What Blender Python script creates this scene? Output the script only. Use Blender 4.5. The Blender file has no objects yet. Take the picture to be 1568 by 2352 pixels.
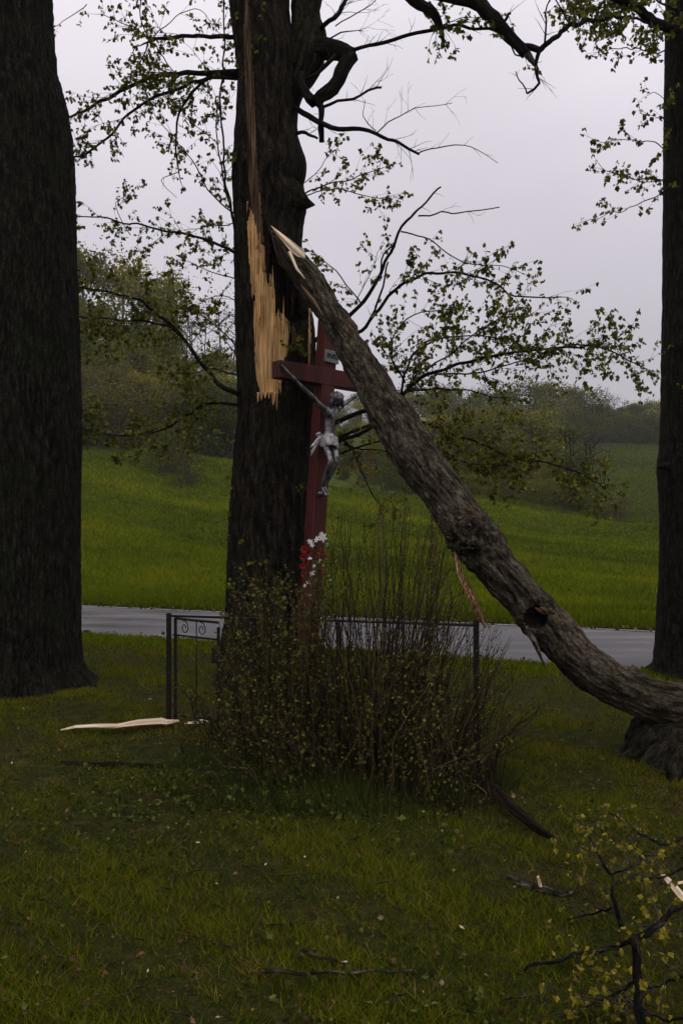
import bpy, math, random
import numpy as np
from mathutils import Vector, Matrix, noise as mn

random.seed(7); rs = np.random.RandomState(7)
scene = bpy.context.scene
C = scene.collection
F, CU, HV, EYE = 2037.0, 784.0, 1200.0, 1.6      # focal length, centre column, horizon row, eye height

# ------------------------------------------------------------------ camera
cam = bpy.data.objects.new('camera', bpy.data.cameras.new('camera'))
C.objects.link(cam); scene.camera = cam
cam.location = (0, 0, EYE); cam.rotation_euler = (math.radians(90), 0, 0)
cam.data.sensor_fit = 'VERTICAL'; cam.data.sensor_height = 24.0
cam.data.lens = 24.0 * F / 2352; cam.data.shift_y = 24.0 / 2352
cam.data.clip_start = 0.05; cam.data.clip_end = 5000

# ------------------------------------------------------------------ sky, sun, exposure
world = bpy.data.worlds.new('World'); scene.world = world; world.use_nodes = True
wn, wl = world.node_tree.nodes, world.node_tree.links
wn.clear()
out = wn.new('ShaderNodeOutputWorld'); bg = wn.new('ShaderNodeBackground'); bg.inputs[1].default_value = 0.1
sky = wn.new('ShaderNodeTexSky'); sky.sky_type = 'NISHITA'; sky.sun_disc = False
sky.sun_elevation = math.radians(52); sky.sun_rotation = math.radians(-40); sky.air_density = 1.5; sky.dust_density = 4
tc = wn.new('ShaderNodeTexCoord'); sep = wn.new('ShaderNodeSeparateXYZ'); ramp = wn.new('ShaderNodeValToRGB')
ramp.color_ramp.elements[0].position = 0.0; ramp.color_ramp.elements[0].color = (0.40, 0.375, 0.425, 1)
ramp.color_ramp.elements[1].position = 1.0; ramp.color_ramp.elements[1].color = (0.95, 0.91, 0.95, 1)
for p, c in ((0.16, (0.43, 0.405, 0.45, 1)), (0.33, (0.58, 0.54, 0.60, 1)), (0.52, (0.80, 0.75, 0.81, 1))):
    e = ramp.color_ramp.elements.new(p); e.color = c
cn = wn.new('ShaderNodeTexNoise'); cn.inputs['Scale'].default_value = 1.5; cn.inputs['Detail'].default_value = 3
mp = wn.new('ShaderNodeMapping'); mp.inputs['Scale'].default_value = (1, 1, 2.2)
mr = wn.new('ShaderNodeMapRange'); mr.inputs[1].default_value = 0.3; mr.inputs[2].default_value = 0.7
mr.inputs[3].default_value = 10.0; mr.inputs[4].default_value = 13.0
vm = wn.new('ShaderNodeVectorMath'); vm.operation = 'SCALE'
mx = wn.new('ShaderNodeMix'); mx.data_type = 'RGBA'; mx.inputs[0].default_value = 0.93
wl.new(tc.outputs['Generated'], sep.inputs[0]); wl.new(sep.outputs['Z'], ramp.inputs[0])
wl.new(tc.outputs['Generated'], mp.inputs[0]); wl.new(mp.outputs[0], cn.inputs['Vector']); wl.new(cn.outputs[0], mr.inputs[0])
wl.new(ramp.outputs[0], vm.inputs[0]); wl.new(mr.outputs[0], vm.inputs['Scale'])
wl.new(sky.outputs[0], mx.inputs[6]); wl.new(vm.outputs[0], mx.inputs[7]); wl.new(mx.outputs[2], bg.inputs[0]); wl.new(bg.outputs[0], out.inputs[0])
sun = bpy.data.objects.new('sun', bpy.data.lights.new('sun', 'SUN')); C.objects.link(sun)
sun.data.energy = 0.5; sun.data.angle = math.radians(40); sun.data.color = (1, 0.97, 0.93)
sun.rotation_euler = (math.radians(38), 0, math.radians(40))
scene.view_settings.view_transform = 'Standard'; scene.view_settings.look = 'None'
scene.view_settings.exposure = 0.0; scene.view_settings.gamma = 1.0; scene.view_settings.use_curve_mapping = False
scene.cycles.max_bounces = 6; scene.cycles.diffuse_bounces = 3; scene.cycles.volume_bounces = 1; scene.cycles.transparent_max_bounces = 4

# ------------------------------------------------------------------ helpers
def P(u, v, D):
    return Vector(((u - CU) / F * D, D, EYE + (HV - v) / F * D))

def G(u, v, z=0.0):                                  # point of height z seen at (u, v)
    D = (EYE - z) * F / (v - HV)
    return P(u, v, D)

def tag(o, label=None, cat=None, group=None, kind=None):
    if label: o['label'] = label
    if cat: o['category'] = cat
    if group: o['group'] = group
    if kind: o['kind'] = kind
    return o

def empty(name, loc, label, cat, group=None, rz=0.0):
    o = bpy.data.objects.new(name, None); C.objects.link(o)
    o.location = loc; o.rotation_euler = (0, 0, rz); o.empty_display_size = 0.1
    return tag(o, label, cat, group)

class MB:
    """collects geometry (world coordinates unless the parent says otherwise)"""
    def __init__(s): s.v = []; s.f = []; s.bk = []; s.rnd = []
    def add(s, vs, fs, bk=None, rnd=0.5):
        n = len(s.v); s.v.extend(vs); s.f.extend([tuple(i + n for i in f) for f in fs])
        s.bk.extend(bk if bk is not None else vs); s.rnd.extend([rnd] * len(vs))
    def build(s, name, mat, parent=None, smooth=True, local=None, kind=None, label=None):
        me = bpy.data.meshes.new(name)
        off = Vector((0, 0, 0))
        if parent is not None and local is None: off = parent.location
        me.from_pydata([(a[0] - off[0], a[1] - off[1], a[2] - off[2]) for a in s.v], [], s.f)
        a = me.attributes.new('bk', 'FLOAT_VECTOR', 'POINT'); a.data.foreach_set('vector', np.array(s.bk, dtype=np.float32).ravel())
        a = me.attributes.new('rnd', 'FLOAT', 'POINT'); a.data.foreach_set('value', np.array(s.rnd, dtype=np.float32))
        if smooth: me.polygons.foreach_set('use_smooth', [True] * len(me.polygons))
        me.materials.append(mat); me.update()
        o = bpy.data.objects.new(name, me); C.objects.link(o)
        if parent is not None: o.parent = parent
        if kind: o['kind'] = kind
        if label: o['label'] = label
        return o
    def box(s, c, d, rot=None, rnd=0.5):
        c = Vector(c); hx, hy, hz = d[0] / 2, d[1] / 2, d[2] / 2
        vs = [Vector((x, y, z)) for z in (-hz, hz) for y in (-hy, hy) for x in (-hx, hx)]
        if rot is not None: vs = [rot @ a for a in vs]
        s.add([a + c for a in vs], [(0, 2, 3, 1), (4, 5, 7, 6), (0, 1, 5, 4), (2, 6, 7, 3), (0, 4, 6, 2), (1, 3, 7, 5)], rnd=rnd)
    def tube(s, pts, rad, n=6, rough=0.0, rnd=0.5, cap=True):
        pts = [Vector(p) for p in pts]; m = len(pts)
        if isinstance(rad, (int, float)): rad = [rad] * m
        t = (pts[1] - pts[0]).normalized()
        a = t.orthogonal().normalized(); L = 0; vs = []; bk = []
        for i in range(m):
            t = (pts[min(i + 1, m - 1)] - pts[max(i - 1, 0)])
            t = t.normalized() if t.length > 1e-9 else Vector((0, 0, 1))
            a = (a - t * a.dot(t)); a = a.normalized() if a.length > 1e-6 else t.orthogonal().normalized()
            b = t.cross(a)
            if i: L += (pts[i] - pts[i - 1]).length
            for k in range(n):
                th = 2 * math.pi * k / n
                r = rad[i] * (1 + (random.uniform(-rough, rough) if rough else 0))
                vs.append(pts[i] + (a * math.cos(th) + b * math.sin(th)) * r)
                bk.append((math.cos(th) * rad[i] + 3 * rnd, math.sin(th) * rad[i], L + 7 * rnd))
        fs = [(i * n + k, i * n + (k + 1) % n, (i + 1) * n + (k + 1) % n, (i + 1) * n + k) for i in range(m - 1) for k in range(n)]
        if cap: fs += [tuple(range(n - 1, -1, -1)), tuple((m - 1) * n + k for k in range(n))]
        s.add(vs, fs, bk, rnd)

def catmull(P_, m):
    """resample a control list (tuples of floats) into m rows"""
    A = np.array(P_, float); n = len(A)
    t = np.linspace(0, n - 1 - 1e-9, m); i = np.floor(t).astype(int); f = (t - i)[:, None]
    p0 = A[np.maximum(i - 1, 0)]; p1 = A[i]; p2 = A[np.minimum(i + 1, n - 1)]; p3 = A[np.minimum(i + 2, n - 1)]
    return 0.5 * ((2 * p1) + (-p0 + p2) * f + (2 * p0 - 5 * p1 + 4 * p2 - p3) * f ** 2 + (-p0 + 3 * p1 - 3 * p2 + p3) * f ** 3)

# ------------------------------------------------------------------ materials
def mat_new(name):
    m = bpy.data.materials.new(name); m.use_nodes = True
    nt = m.node_tree; b = nt.nodes['Principled BSDF']; return m, nt, b

def ramp_node(nt, stops):
    r = nt.nodes.new('ShaderNodeValToRGB'); el = r.color_ramp.elements
    el[0].position = stops[0][0]; el[0].color = (*stops[0][1], 1)
    el[1].position = stops[-1][0]; el[1].color = (*stops[-1][1], 1)
    for p, c in stops[1:-1]:
        e = el.new(p); e.color = (*c, 1)
    return r

def noise_node(nt, vec, scale, detail=4, rough=0.6, sc=None):
    n = nt.nodes.new('ShaderNodeTexNoise'); n.inputs['Scale'].default_value = scale
    n.inputs['Detail'].default_value = detail; n.inputs['Roughness'].default_value = rough
    if sc is not None:
        mp = nt.nodes.new('ShaderNodeMapping'); mp.inputs['Scale'].default_value = sc
        nt.links.new(vec, mp.inputs[0]); vec = mp.outputs[0]
    nt.links.new(vec, n.inputs['Vector']); return n

def attr(nt, name):
    a = nt.nodes.new('ShaderNodeAttribute'); a.attribute_name = name; return a

def mixc(nt, fac, a, b, mode='MIX'):
    m = nt.nodes.new('ShaderNodeMix'); m.data_type = 'RGBA'; m.blend_type = mode
    for sock, val in ((0, fac), (6, a), (7, b)):
        if hasattr(val, 'type') and hasattr(val, 'node'): nt.links.new(val, m.inputs[sock])
        elif sock == 0: m.inputs[0].default_value = val
        else: m.inputs[sock].default_value = (*val, 1)
    return m.outputs[2]

def bark_mat(name, stops, patch=None, patch_amt=0.6, sc=(1, 1, 0.22), f=24, bump=0.9, green=None, fine=(1, 1, 0.5)):
    m, nt, b = mat_new(name); v = attr(nt, 'bk').outputs['Vector']
    n1 = noise_node(nt, v, f, 6, 0.65, sc); n2 = noise_node(nt, v, 5, 4, 0.6, (1, 1, 0.5)); n3 = noise_node(nt, v, 90, 3, 0.6, fine)
    r = ramp_node(nt, stops); nt.links.new(n1.outputs[0], r.inputs[0]); col = r.outputs[0]
    if patch:
        r2 = ramp_node(nt, [(0.52, (0, 0, 0)), (0.68, (patch_amt,) * 3)]); nt.links.new(n2.outputs[0], r2.inputs[0])
        col = mixc(nt, r2.outputs[0], col, patch)
    if green:
        n4 = noise_node(nt, v, 2.4, 5, 0.7); r4 = ramp_node(nt, [(0.5, (0, 0, 0)), (0.72, (0.65,) * 3)]); nt.links.new(n4.outputs[0], r4.inputs[0])
        col = mixc(nt, r4.outputs[0], col, green)
    r3 = ramp_node(nt, [(0.36, (0.40,) * 3), (0.52, (1.0,) * 3), (0.66, (1.55,) * 3)]); nt.links.new(n3.outputs[0], r3.inputs[0])
    col = mixc(nt, 1.0, col, r3.outputs[0], 'MULTIPLY')
    if fine[2] > .2:                                 # narrow dark fissures between the bark plates
        vo = nt.nodes.new('ShaderNodeTexVoronoi'); vo.feature = 'DISTANCE_TO_EDGE'; vo.inputs['Scale'].default_value = 17; vmp = nt.nodes.new('ShaderNodeMapping'); vmp.inputs['Scale'].default_value = (1, 1, .28)
        wv = mixc(nt, .06, v, n2.outputs['Color'], 'ADD'); nt.links.new(wv, vmp.inputs[0]); nt.links.new(vmp.outputs[0], vo.inputs['Vector'])
        r5 = ramp_node(nt, [(0.0, (0.35,) * 3), (0.10, (1.0,) * 3), (0.4, (1.15,) * 3)]); nt.links.new(vo.outputs['Distance'], r5.inputs[0]); col = mixc(nt, .8, col, r5.outputs[0], 'MULTIPLY')
    nt.links.new(col, b.inputs['Base Color']); b.inputs['Roughness'].default_value = 0.92; b.inputs['Specular IOR Level'].default_value = 0.08
    bp = nt.nodes.new('ShaderNodeBump'); bp.inputs['Strength'].default_value = bump; bp.inputs['Distance'].default_value = 0.02
    ad = nt.nodes.new('ShaderNodeMath'); ad.operation = 'MULTIPLY_ADD'; ad.inputs[1].default_value = 0.35
    nt.links.new(n3.outputs[0], ad.inputs[0]); nt.links.new(n1.outputs[0], ad.inputs[2])
    nt.links.new(ad.outputs[0], bp.inputs['Height']); nt.links.new(bp.outputs[0], b.inputs['Normal'])
    return m

def leaf_mat(name, stops, trans=0.25, rough=0.6):
    m, nt, b = mat_new(name); r = ramp_node(nt, stops); nt.links.new(attr(nt, 'rnd').outputs['Fac'], r.inputs[0])
    nt.links.new(r.outputs[0], b.inputs['Base Color']); b.inputs['Roughness'].default_value = rough; b.inputs['Specular IOR Level'].default_value = 0.08
    if trans:
        t = nt.nodes.new('ShaderNodeBsdfTranslucent'); nt.links.new(r.outputs[0], t.inputs[0])
        ms = nt.nodes.new('ShaderNodeMixShader'); ms.inputs[0].default_value = trans
        nt.links.new(b.outputs[0], ms.inputs[1]); nt.links.new(t.outputs[0], ms.inputs[2]); nt.links.new(ms.outputs[0], nt.nodes['Material Output'].inputs[0])
    return m

def plain_mat(name, c1, c2, f=20, rough=0.6, metal=0.0, bump=0.2, sc=(1, 1, 1), spec=0.4):
    m, nt, b = mat_new(name); tcn = nt.nodes.new('ShaderNodeTexCoord')
    n = noise_node(nt, tcn.outputs['Object'], f, 5, 0.65, sc); r = ramp_node(nt, [(0.35, c1), (0.65, c2)]); nt.links.new(n.outputs[0], r.inputs[0])
    nt.links.new(r.outputs[0], b.inputs['Base Color']); b.inputs['Roughness'].default_value = rough; b.inputs['Metallic'].default_value = metal
    b.inputs['Specular IOR Level'].default_value = spec
    bp = nt.nodes.new('ShaderNodeBump'); bp.inputs['Strength'].default_value = bump; bp.inputs['Distance'].default_value = 0.01
    nt.links.new(n.outputs[0], bp.inputs['Height']); nt.links.new(bp.outputs[0], b.inputs['Normal'])
    return m

M = {}
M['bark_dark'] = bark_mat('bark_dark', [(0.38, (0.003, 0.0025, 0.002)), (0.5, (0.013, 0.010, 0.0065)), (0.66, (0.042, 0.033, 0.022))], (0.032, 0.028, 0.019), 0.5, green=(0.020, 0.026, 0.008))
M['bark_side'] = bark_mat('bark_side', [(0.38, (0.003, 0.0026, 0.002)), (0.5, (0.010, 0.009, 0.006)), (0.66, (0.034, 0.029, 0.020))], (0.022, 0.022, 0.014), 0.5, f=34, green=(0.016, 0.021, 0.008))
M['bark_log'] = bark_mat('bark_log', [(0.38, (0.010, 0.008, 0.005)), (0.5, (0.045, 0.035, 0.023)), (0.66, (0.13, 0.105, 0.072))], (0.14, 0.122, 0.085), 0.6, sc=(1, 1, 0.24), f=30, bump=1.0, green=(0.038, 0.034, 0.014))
M['bark_knot'] = bark_mat('bark_knot', [(0.38, (0.010, 0.008, 0.006)), (0.52, (0.055, 0.045, 0.034)), (0.66, (0.22, 0.19, 0.15))], None, sc=(1, 1, 1), f=22, bump=1.0)
M['stump'] = bark_mat('stump_bark', [(0.36, (0.008, 0.007, 0.005)), (0.5, (0.022, 0.019, 0.012)), (0.66, (0.042, 0.036, 0.022))], (0.014, 0.018, 0.006), 0.7, sc=(1, 1, .4))
M['twig'] = plain_mat('twig', (0.022, 0.018, 0.015), (0.045, 0.038, 0.032), 40, 0.85)
M['stem'] = leaf_mat('bush_stem', [(0.0, (0.012, 0.009, 0.006)), (0.7, (0.040, 0.024, 0.013)), (1.0, (0.12, 0.08, 0.045))], 0)
M['wood_fresh'] = bark_mat('fresh_wood', [(0.30, (0.36, 0.19, 0.07)), (0.48, (0.54, 0.32, 0.13)), (0.7, (0.66, 0.44, 0.20))], (0.42, 0.22, 0.08), 0.7, sc=(1, 1, 0.05), f=22, fine=(1, 1, .03), bump=0.5)
M['wood_old'] = bark_mat('old_wood', [(0.36, (0.022, 0.014, 0.009)), (0.52, (0.085, 0.054, 0.032)), (0.70, (0.20, 0.13, 0.078))], None, sc=(1, 1, 0.06), f=45, fine=(1, 1, .03), bump=0.6)
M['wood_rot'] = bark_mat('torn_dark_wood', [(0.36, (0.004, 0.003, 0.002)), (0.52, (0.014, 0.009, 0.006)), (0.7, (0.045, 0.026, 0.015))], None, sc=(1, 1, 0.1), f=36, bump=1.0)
M['wood_pale'] = bark_mat('pale_wood', [(0.3, (0.5, 0.32, 0.18)), (0.5, (0.72, 0.56, 0.38)), (0.7, (0.8, 0.68, 0.5))], None, sc=(1, 1, 0.06), f=50, fine=(1, 1, .03), bump=0.4)
M['leaf'] = leaf_mat('spring_leaf', [(0.0, (0.035, 0.040, 0.007)), (0.5, (0.11, 0.12, 0.014)), (1.0, (0.28, 0.27, 0.03))], 0.52)
M['leaf_bush'] = leaf_mat('bush_leaf', [(0.0, (0.05, 0.028, 0.010)), (0.3, (0.070, 0.066, 0.010)), (0.8, (0.11, 0.12, 0.018)), (1.0, (0.19, 0.19, 0.035))], 0.2)
M['leaf_fallen'] = leaf_mat('fallen_branch_leaf', [(0.0, (0.09, 0.085, 0.008)), (0.6, (0.22, 0.19, 0.015)), (1.0, (0.36, 0.27, 0.03))], 0.25)
M['weed'] = leaf_mat('weed_leaf', [(0.0, (0.022, 0.032, 0.005)), (0.6, (0.052, 0.068, 0.009)), (1.0, (0.14, 0.15, 0.03))], 0.15)
M['litter'] = leaf_mat('dead_leaf', [(0.0, (0.04, 0.022, 0.01)), (0.6, (0.12, 0.06, 0.025)), (1.0, (0.28, 0.2, 0.10))], 0)
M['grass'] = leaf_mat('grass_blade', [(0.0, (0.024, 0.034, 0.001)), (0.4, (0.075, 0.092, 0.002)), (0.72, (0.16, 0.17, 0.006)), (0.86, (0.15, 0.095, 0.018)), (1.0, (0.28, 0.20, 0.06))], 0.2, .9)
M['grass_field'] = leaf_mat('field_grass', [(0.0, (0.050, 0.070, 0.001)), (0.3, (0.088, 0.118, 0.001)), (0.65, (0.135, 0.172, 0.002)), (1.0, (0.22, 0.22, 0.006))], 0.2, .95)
for q_ in ('grass', 'grass_field'): M[q_].node_tree.nodes['Principled BSDF'].inputs['Specular IOR Level'].default_value = 0.06
M['red_paint'] = plain_mat('red_paint', (0.034, 0.004, 0.0025), (0.095, 0.011, 0.006), 9, 0.55, 0, 0.25, (1, 1, 0.2))
M['iron'] = plain_mat('black_iron', (0.006, 0.006, 0.006), (0.018, 0.014, 0.012), 60, 0.7, 0.0, 0.3, spec=.15)
M['silver'] = plain_mat('silver_paint', (0.02, 0.02, 0.021), (0.34, 0.33, 0.34), 18, 0.3, 0.75, 0.15)
M['silver_highlit'] = plain_mat('highlit_silver_paint', (0.16, 0.16, 0.16), (0.72, 0.70, 0.70), 34, 0.35, 0.3, 0.2)  # same silver, whitened: the loincloth's highlights are put into its colour
M['plaque'] = plain_mat('plaque_metal', (0.15, 0.17, 0.17), (0.24, 0.26, 0.25), 30, 0.4, 0.4)
M['white_petal'] = plain_mat('white_petal', (0.62, 0.60, 0.58), (0.8, 0.78, 0.72), 30, 0.7)
M['red_petal'] = plain_mat('red_petal', (0.20, 0.008, 0.008), (0.34, 0.02, 0.02), 30, 0.7)

# ground
def asphalt():
    m, nt, b = mat_new('wet_asphalt'); tcn = nt.nodes.new('ShaderNodeTexCoord'); v = tcn.outputs['Object']
    n1 = noise_node(nt, v, 1.0, 6, 0.65, (0.5, 2.2, 1)); n2 = noise_node(nt, v, 60, 3)
    r = ramp_node(nt, [(0.36, (0.035, 0.033, 0.034)), (0.5, (0.085, 0.08, 0.082)), (0.62, (0.15, 0.142, 0.148))]); nt.links.new(n1.outputs[0], r.inputs[0])
    r2 = ramp_node(nt, [(0.3, (0.7,) * 3), (0.7, (1.2,) * 3)]); nt.links.new(n2.outputs[0], r2.inputs[0])
    nt.links.new(mixc(nt, 1.0, r.outputs[0], r2.outputs[0], 'MULTIPLY'), b.inputs['Base Color'])
    rr = ramp_node(nt, [(0.35, (0.35,) * 3), (0.65, (0.62,) * 3)]); nt.links.new(n1.outputs[0], rr.inputs[0]); nt.links.new(rr.outputs[0], b.inputs['Roughness'])
    b.inputs['Specular IOR Level'].default_value = 0.2
    bp = nt.nodes.new('ShaderNodeBump'); bp.inputs['Strength'].default_value = 0.5; bp.inputs['Distance'].default_value = 0.006
    nt.links.new(n2.outputs[0], bp.inputs['Height']); nt.links.new(bp.outputs[0], b.inputs['Normal']); return m

def turf(name, stops, brown, f1, brown_lo=0.55, bdist=0.05):
    m, nt, b = mat_new(name); tcn = nt.nodes.new('ShaderNodeTexCoord'); v = tcn.outputs['Object']
    n1 = noise_node(nt, v, f1, 8, 0.7); n2 = noise_node(nt, v, f1 * 0.12, 4, 0.6); n3 = noise_node(nt, v, f1 * 6, 4, 0.7)
    r = ramp_node(nt, stops); nt.links.new(n1.outputs[0], r.inputs[0])
    r2 = ramp_node(nt, [(brown_lo, (0, 0, 0)), (brown_lo + 0.2, (0.7,) * 3)]); nt.links.new(n2.outputs[0], r2.inputs[0])
    col = mixc(nt, r2.outputs[0], r.outputs[0], brown)
    r3 = ramp_node(nt, [(0.32, (0.5,) * 3), (0.68, (1.45,) * 3)]); nt.links.new(n3.outputs[0], r3.inputs[0])
    nt.links.new(mixc(nt, 1.0, col, r3.outputs[0], 'MULTIPLY'), b.inputs['Base Color'])
    b.inputs['Roughness'].default_value = 0.95; b.inputs['Specular IOR Level'].default_value = 0.1
    bp = nt.nodes.new('ShaderNodeBump'); bp.inputs['Strength'].default_value = 0.8; bp.inputs['Distance'].default_value = bdist
    nt.links.new(n3.outputs[0], bp.inputs['Height']); nt.links.new(bp.outputs[0], b.inputs['Normal']); return m
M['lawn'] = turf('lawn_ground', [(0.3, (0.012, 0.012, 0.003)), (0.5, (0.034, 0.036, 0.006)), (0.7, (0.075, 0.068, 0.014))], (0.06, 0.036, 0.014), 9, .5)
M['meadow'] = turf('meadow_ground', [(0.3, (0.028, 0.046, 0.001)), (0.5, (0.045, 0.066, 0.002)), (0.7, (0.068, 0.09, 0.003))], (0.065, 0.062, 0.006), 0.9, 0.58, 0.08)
M['asphalt'] = asphalt()

# ------------------------------------------------------------------ terrain
TU = np.array([-1200, 190, 400, 530, 800, 950, 1100, 1300, 1430, 1560, 2800], float)
TY = np.array([0, 15, 22, 30, 45, 55, 60, 75, 100, 130, 160, 220, 700], float)
TZ = np.array([
 [0, 0, .3, 1.1, 3.3, 5.3, 6.4, 11, 19, 25, 29, 31, 32],
 [0, 0, .3, 1.1, 3.3, 5.3, 6.3, 10, 17, 23, 27, 30, 32],
 [0, 0, .3, 1.0, 3.0, 5.0, 6.1, 9.0, 14.5, 20, 24, 27, 30],
 [0, 0, .25, .9, 2.8, 4.8, 5.8, 7.8, 12, 17, 20, 24, 28],
 [0, 0, .2, .7, 2.0, 3.3, 4.0, 5.2, 8.5, 13, 17, 20, 26],
 [0, 0, .15, .5, 1.6, 2.9, 3.3, 4.0, 7.5, 12.5, 17, 19, 24],
 [0, 0, .1, .4, 1.5, 2.9, 3.0, 2.8, 6, 11.5, 16.5, 18, 24],
 [0, 0, .1, .3, 1.0, 2.0, 2.05, 1.6, 4.2, 10, 16.0, 17, 23],
 [0, 0, .1, .25, .8, 1.55, 1.5, 1.0, 3.2, 9, 16.1, 17, 22],
 [0, 0, .1, .25, .75, 1.5, 1.4, 1.0, 3.2, 9, 16.1, 17, 22],
 [0, 0, .1, .2, .6, 1.3, 1.3, 1.0, 3.2, 9, 16, 17, 22]])
_yy = np.linspace(0, 700, 2801); _tz = np.array([np.interp(_yy, TY, r) for r in TZ])
_k = np.hanning(25); _k /= _k.sum()
_tz = np.array([np.convolve(np.pad(r, 12, 'edge'), _k, 'valid') for r in _tz])
def road_far(x): return 15.0 - 0.42 * x
def road_near(x): return 10.94 - 0.45 * x
def sstep(t): t = np.clip(t, 0, 1); return t * t * (3 - 2 * t)
def terrain_z(x, y):
    x = np.asarray(x, float); y = np.asarray(y, float)
    u = CU + F * x / np.maximum(y, 2.0); u = np.clip(u, TU[0], TU[-1])
    j = np.clip(np.searchsorted(TU, u) - 1, 0, len(TU) - 2); t = sstep((u - TU[j]) / (TU[j + 1] - TU[j])) * 0.5 + 0.5 * (u - TU[j]) / (TU[j + 1] - TU[j])
    yi = np.clip(y, 0, 699.5) * 4; i = yi.astype(int); f = yi - i
    z = (1 - t) * (_tz[j, i] * (1 - f) + _tz[j, i + 1] * f) + t * (_tz[j + 1, i] * (1 - f) + _tz[j + 1, i + 1] * f)
    z = z * sstep((y - road_far(x)) / 7.0)
    far = sstep((y - road_far(x)) / 12)
    z = z + far * (0.10 * np.sin(x * 0.35 + 1.3) * np.cos(y * 0.27) + 0.05 * np.sin(x * 0.9 + y * 0.7))
    near = sstep((road_near(x) - 0.5 - y) / 2.0)
    z = z + near * (0.022 * np.sin(x * 2.1 + 0.7) * np.cos(y * 1.7) + 0.012 * np.sin(x * 5.3 + y * 4.1)) 
    bank = sstep((y - road_far(x)) / 0.5) * (1 - sstep((y - road_far(x) - 0.6) / 2.5))
    return z + 0.07 * bank
def tz(x, y): return float(terrain_z(np.array([x]), np.array([y]))[0])

def grid_mesh(name, X, Y, Z, mat, kind='structure'):
    n, m = X.shape; me = bpy.data.meshes.new(name)
    idx = np.arange(n * m).reshape(n, m)
    q = np.stack([idx[:-1, :-1], idx[:-1, 1:], idx[1:, 1:], idx[1:, :-1]], -1).reshape(-1, 4)
    me.from_pydata(np.stack([X, Y, Z], -1).reshape(-1, 3).tolist(), [], q.tolist())
    me.polygons.foreach_set('use_smooth', [True] * len(me.polygons)); me.materials.append(mat)
    o = bpy.data.objects.new(name, me); C.objects.link(o)
    return tag(o, kind=kind)

xs = np.concatenate([np.linspace(-40, -6, 20), np.linspace(-5.7, 5.7, 80), np.linspace(6, 40, 20)])
tt = np.linspace(0, 1, 90)
X = np.repeat(xs[None], 90, 0); Yn = road_near(X); Y = -8 + (Yn + 8) * tt[:, None]
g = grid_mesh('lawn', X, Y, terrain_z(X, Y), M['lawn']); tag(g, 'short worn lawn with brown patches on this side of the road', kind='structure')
xs = np.sign(np.linspace(-1, 1, 241)) * np.abs(np.linspace(-1, 1, 241)) ** 2.2 * 700
s_ = np.concatenate([[0, .12, .3, .6, 1, 1.6, 2.4, 3.5], np.linspace(5, 180, 150), np.geomspace(190, 680, 22)])
X = np.repeat(xs[None], len(s_), 0); Y = np.minimum(road_far(np.clip(X, -40, 40)), 40)+ s_[:, None]
g = grid_mesh('meadow', X, Y, terrain_z(X, Y), M['meadow']); tag(g, 'green meadow rising beyond the road towards the woods')
# behind-camera filler is part of the lawn; the roadway:
xs = np.linspace(-40, 40, 161); X = np.repeat(xs[None], 9, 0); k = np.linspace(-0.02, 1.02, 9)[:, None]
Y = road_near(X) + (road_far(X) - road_near(X)) * k
Y[0] += .07 * np.sin(X[0] * 3.1) + .05 * np.sin(X[0] * 7.7 + 1); Y[1] += .05 * np.sin(X[0] * 3.1); Y[-1] += .06 * np.sin(X[0] * 2.3 + 2) + .04 * np.sin(X[0] * 8.3)
Z = np.full_like(X, 0.02) + 0.03 * (1 - (2 * k - 1) ** 2); Z[0] = Z[-1] = -0.05
tag(grid_mesh('road', X, Y, Z, M['asphalt']), 'narrow wet grey asphalt lane crossing behind the fence')
# ground under the roadway so that nothing is open
mb = MB(); mb.add([Vector((-40, road_near(-40) - .3, -0.06)), Vector((40, road_near(40) - .3, -0.06)), Vector((40, road_far(40) + .5, -0.06)), Vector((-40, road_far(-40) + .5, -0.06))], [(0, 1, 2, 3)])
tag(mb.build('road_bed', M['lawn']), 'earth bed under the lane', kind='structure')

# ------------------------------------------------------------------ haze
mb = MB(); mb.box((0, 330, 24.5), (1500, 720, 52)); hz = mb.build('haze', bpy.data.materials.new('haze'), smooth=False, kind='stuff')
tag(hz, 'thin grey spring haze in the air over the meadow')
hm = hz.data.materials[0]; hm.use_nodes = True; hm.node_tree.nodes.clear()
ho = hm.node_tree.nodes.new('ShaderNodeOutputMaterial'); pv = hm.node_tree.nodes.new('ShaderNodeVolumePrincipled')
pv.inputs['Density'].default_value = 0.00042; pv.inputs['Color'].default_value = (0.92, 0.92, 0.94, 1); hm.node_tree.links.new(pv.outputs[0], ho.inputs['Volume'])

# ------------------------------------------------------------------ leaves and twigs
def leaf_quads(mb, p, size, n=3, droop=0.6, spread=0.6):
    for _ in range(n):
        d = Vector((random.gauss(0, 1), random.gauss(0, 1), random.gauss(-droop, 0.8))).normalized()
        s = size * random.uniform(0.6, 1.25); w = s * random.uniform(0.36, 0.56)
        a = d.orthogonal().normalized(); a.rotate(Matrix.Rotation(random.uniform(0, 6.28), 3, d)); nrm = d.cross(a)
        b = p + Vector((random.gauss(0, 1), random.gauss(0, 1), random.gauss(0, 1))) * size * 0.3 * spread
        m = b + d * s * 0.45 - nrm * s * 0.10
        t = b + d * s + Vector((0, 0, -s * 0.15))
        mb.add([b, m + a * w + nrm * s * .18, t, m - a * w + nrm * s * .18, m], [(0, 1, 4), (1, 2, 4), (2, 3, 4), (3, 0, 4)], rnd=random.random())

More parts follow.
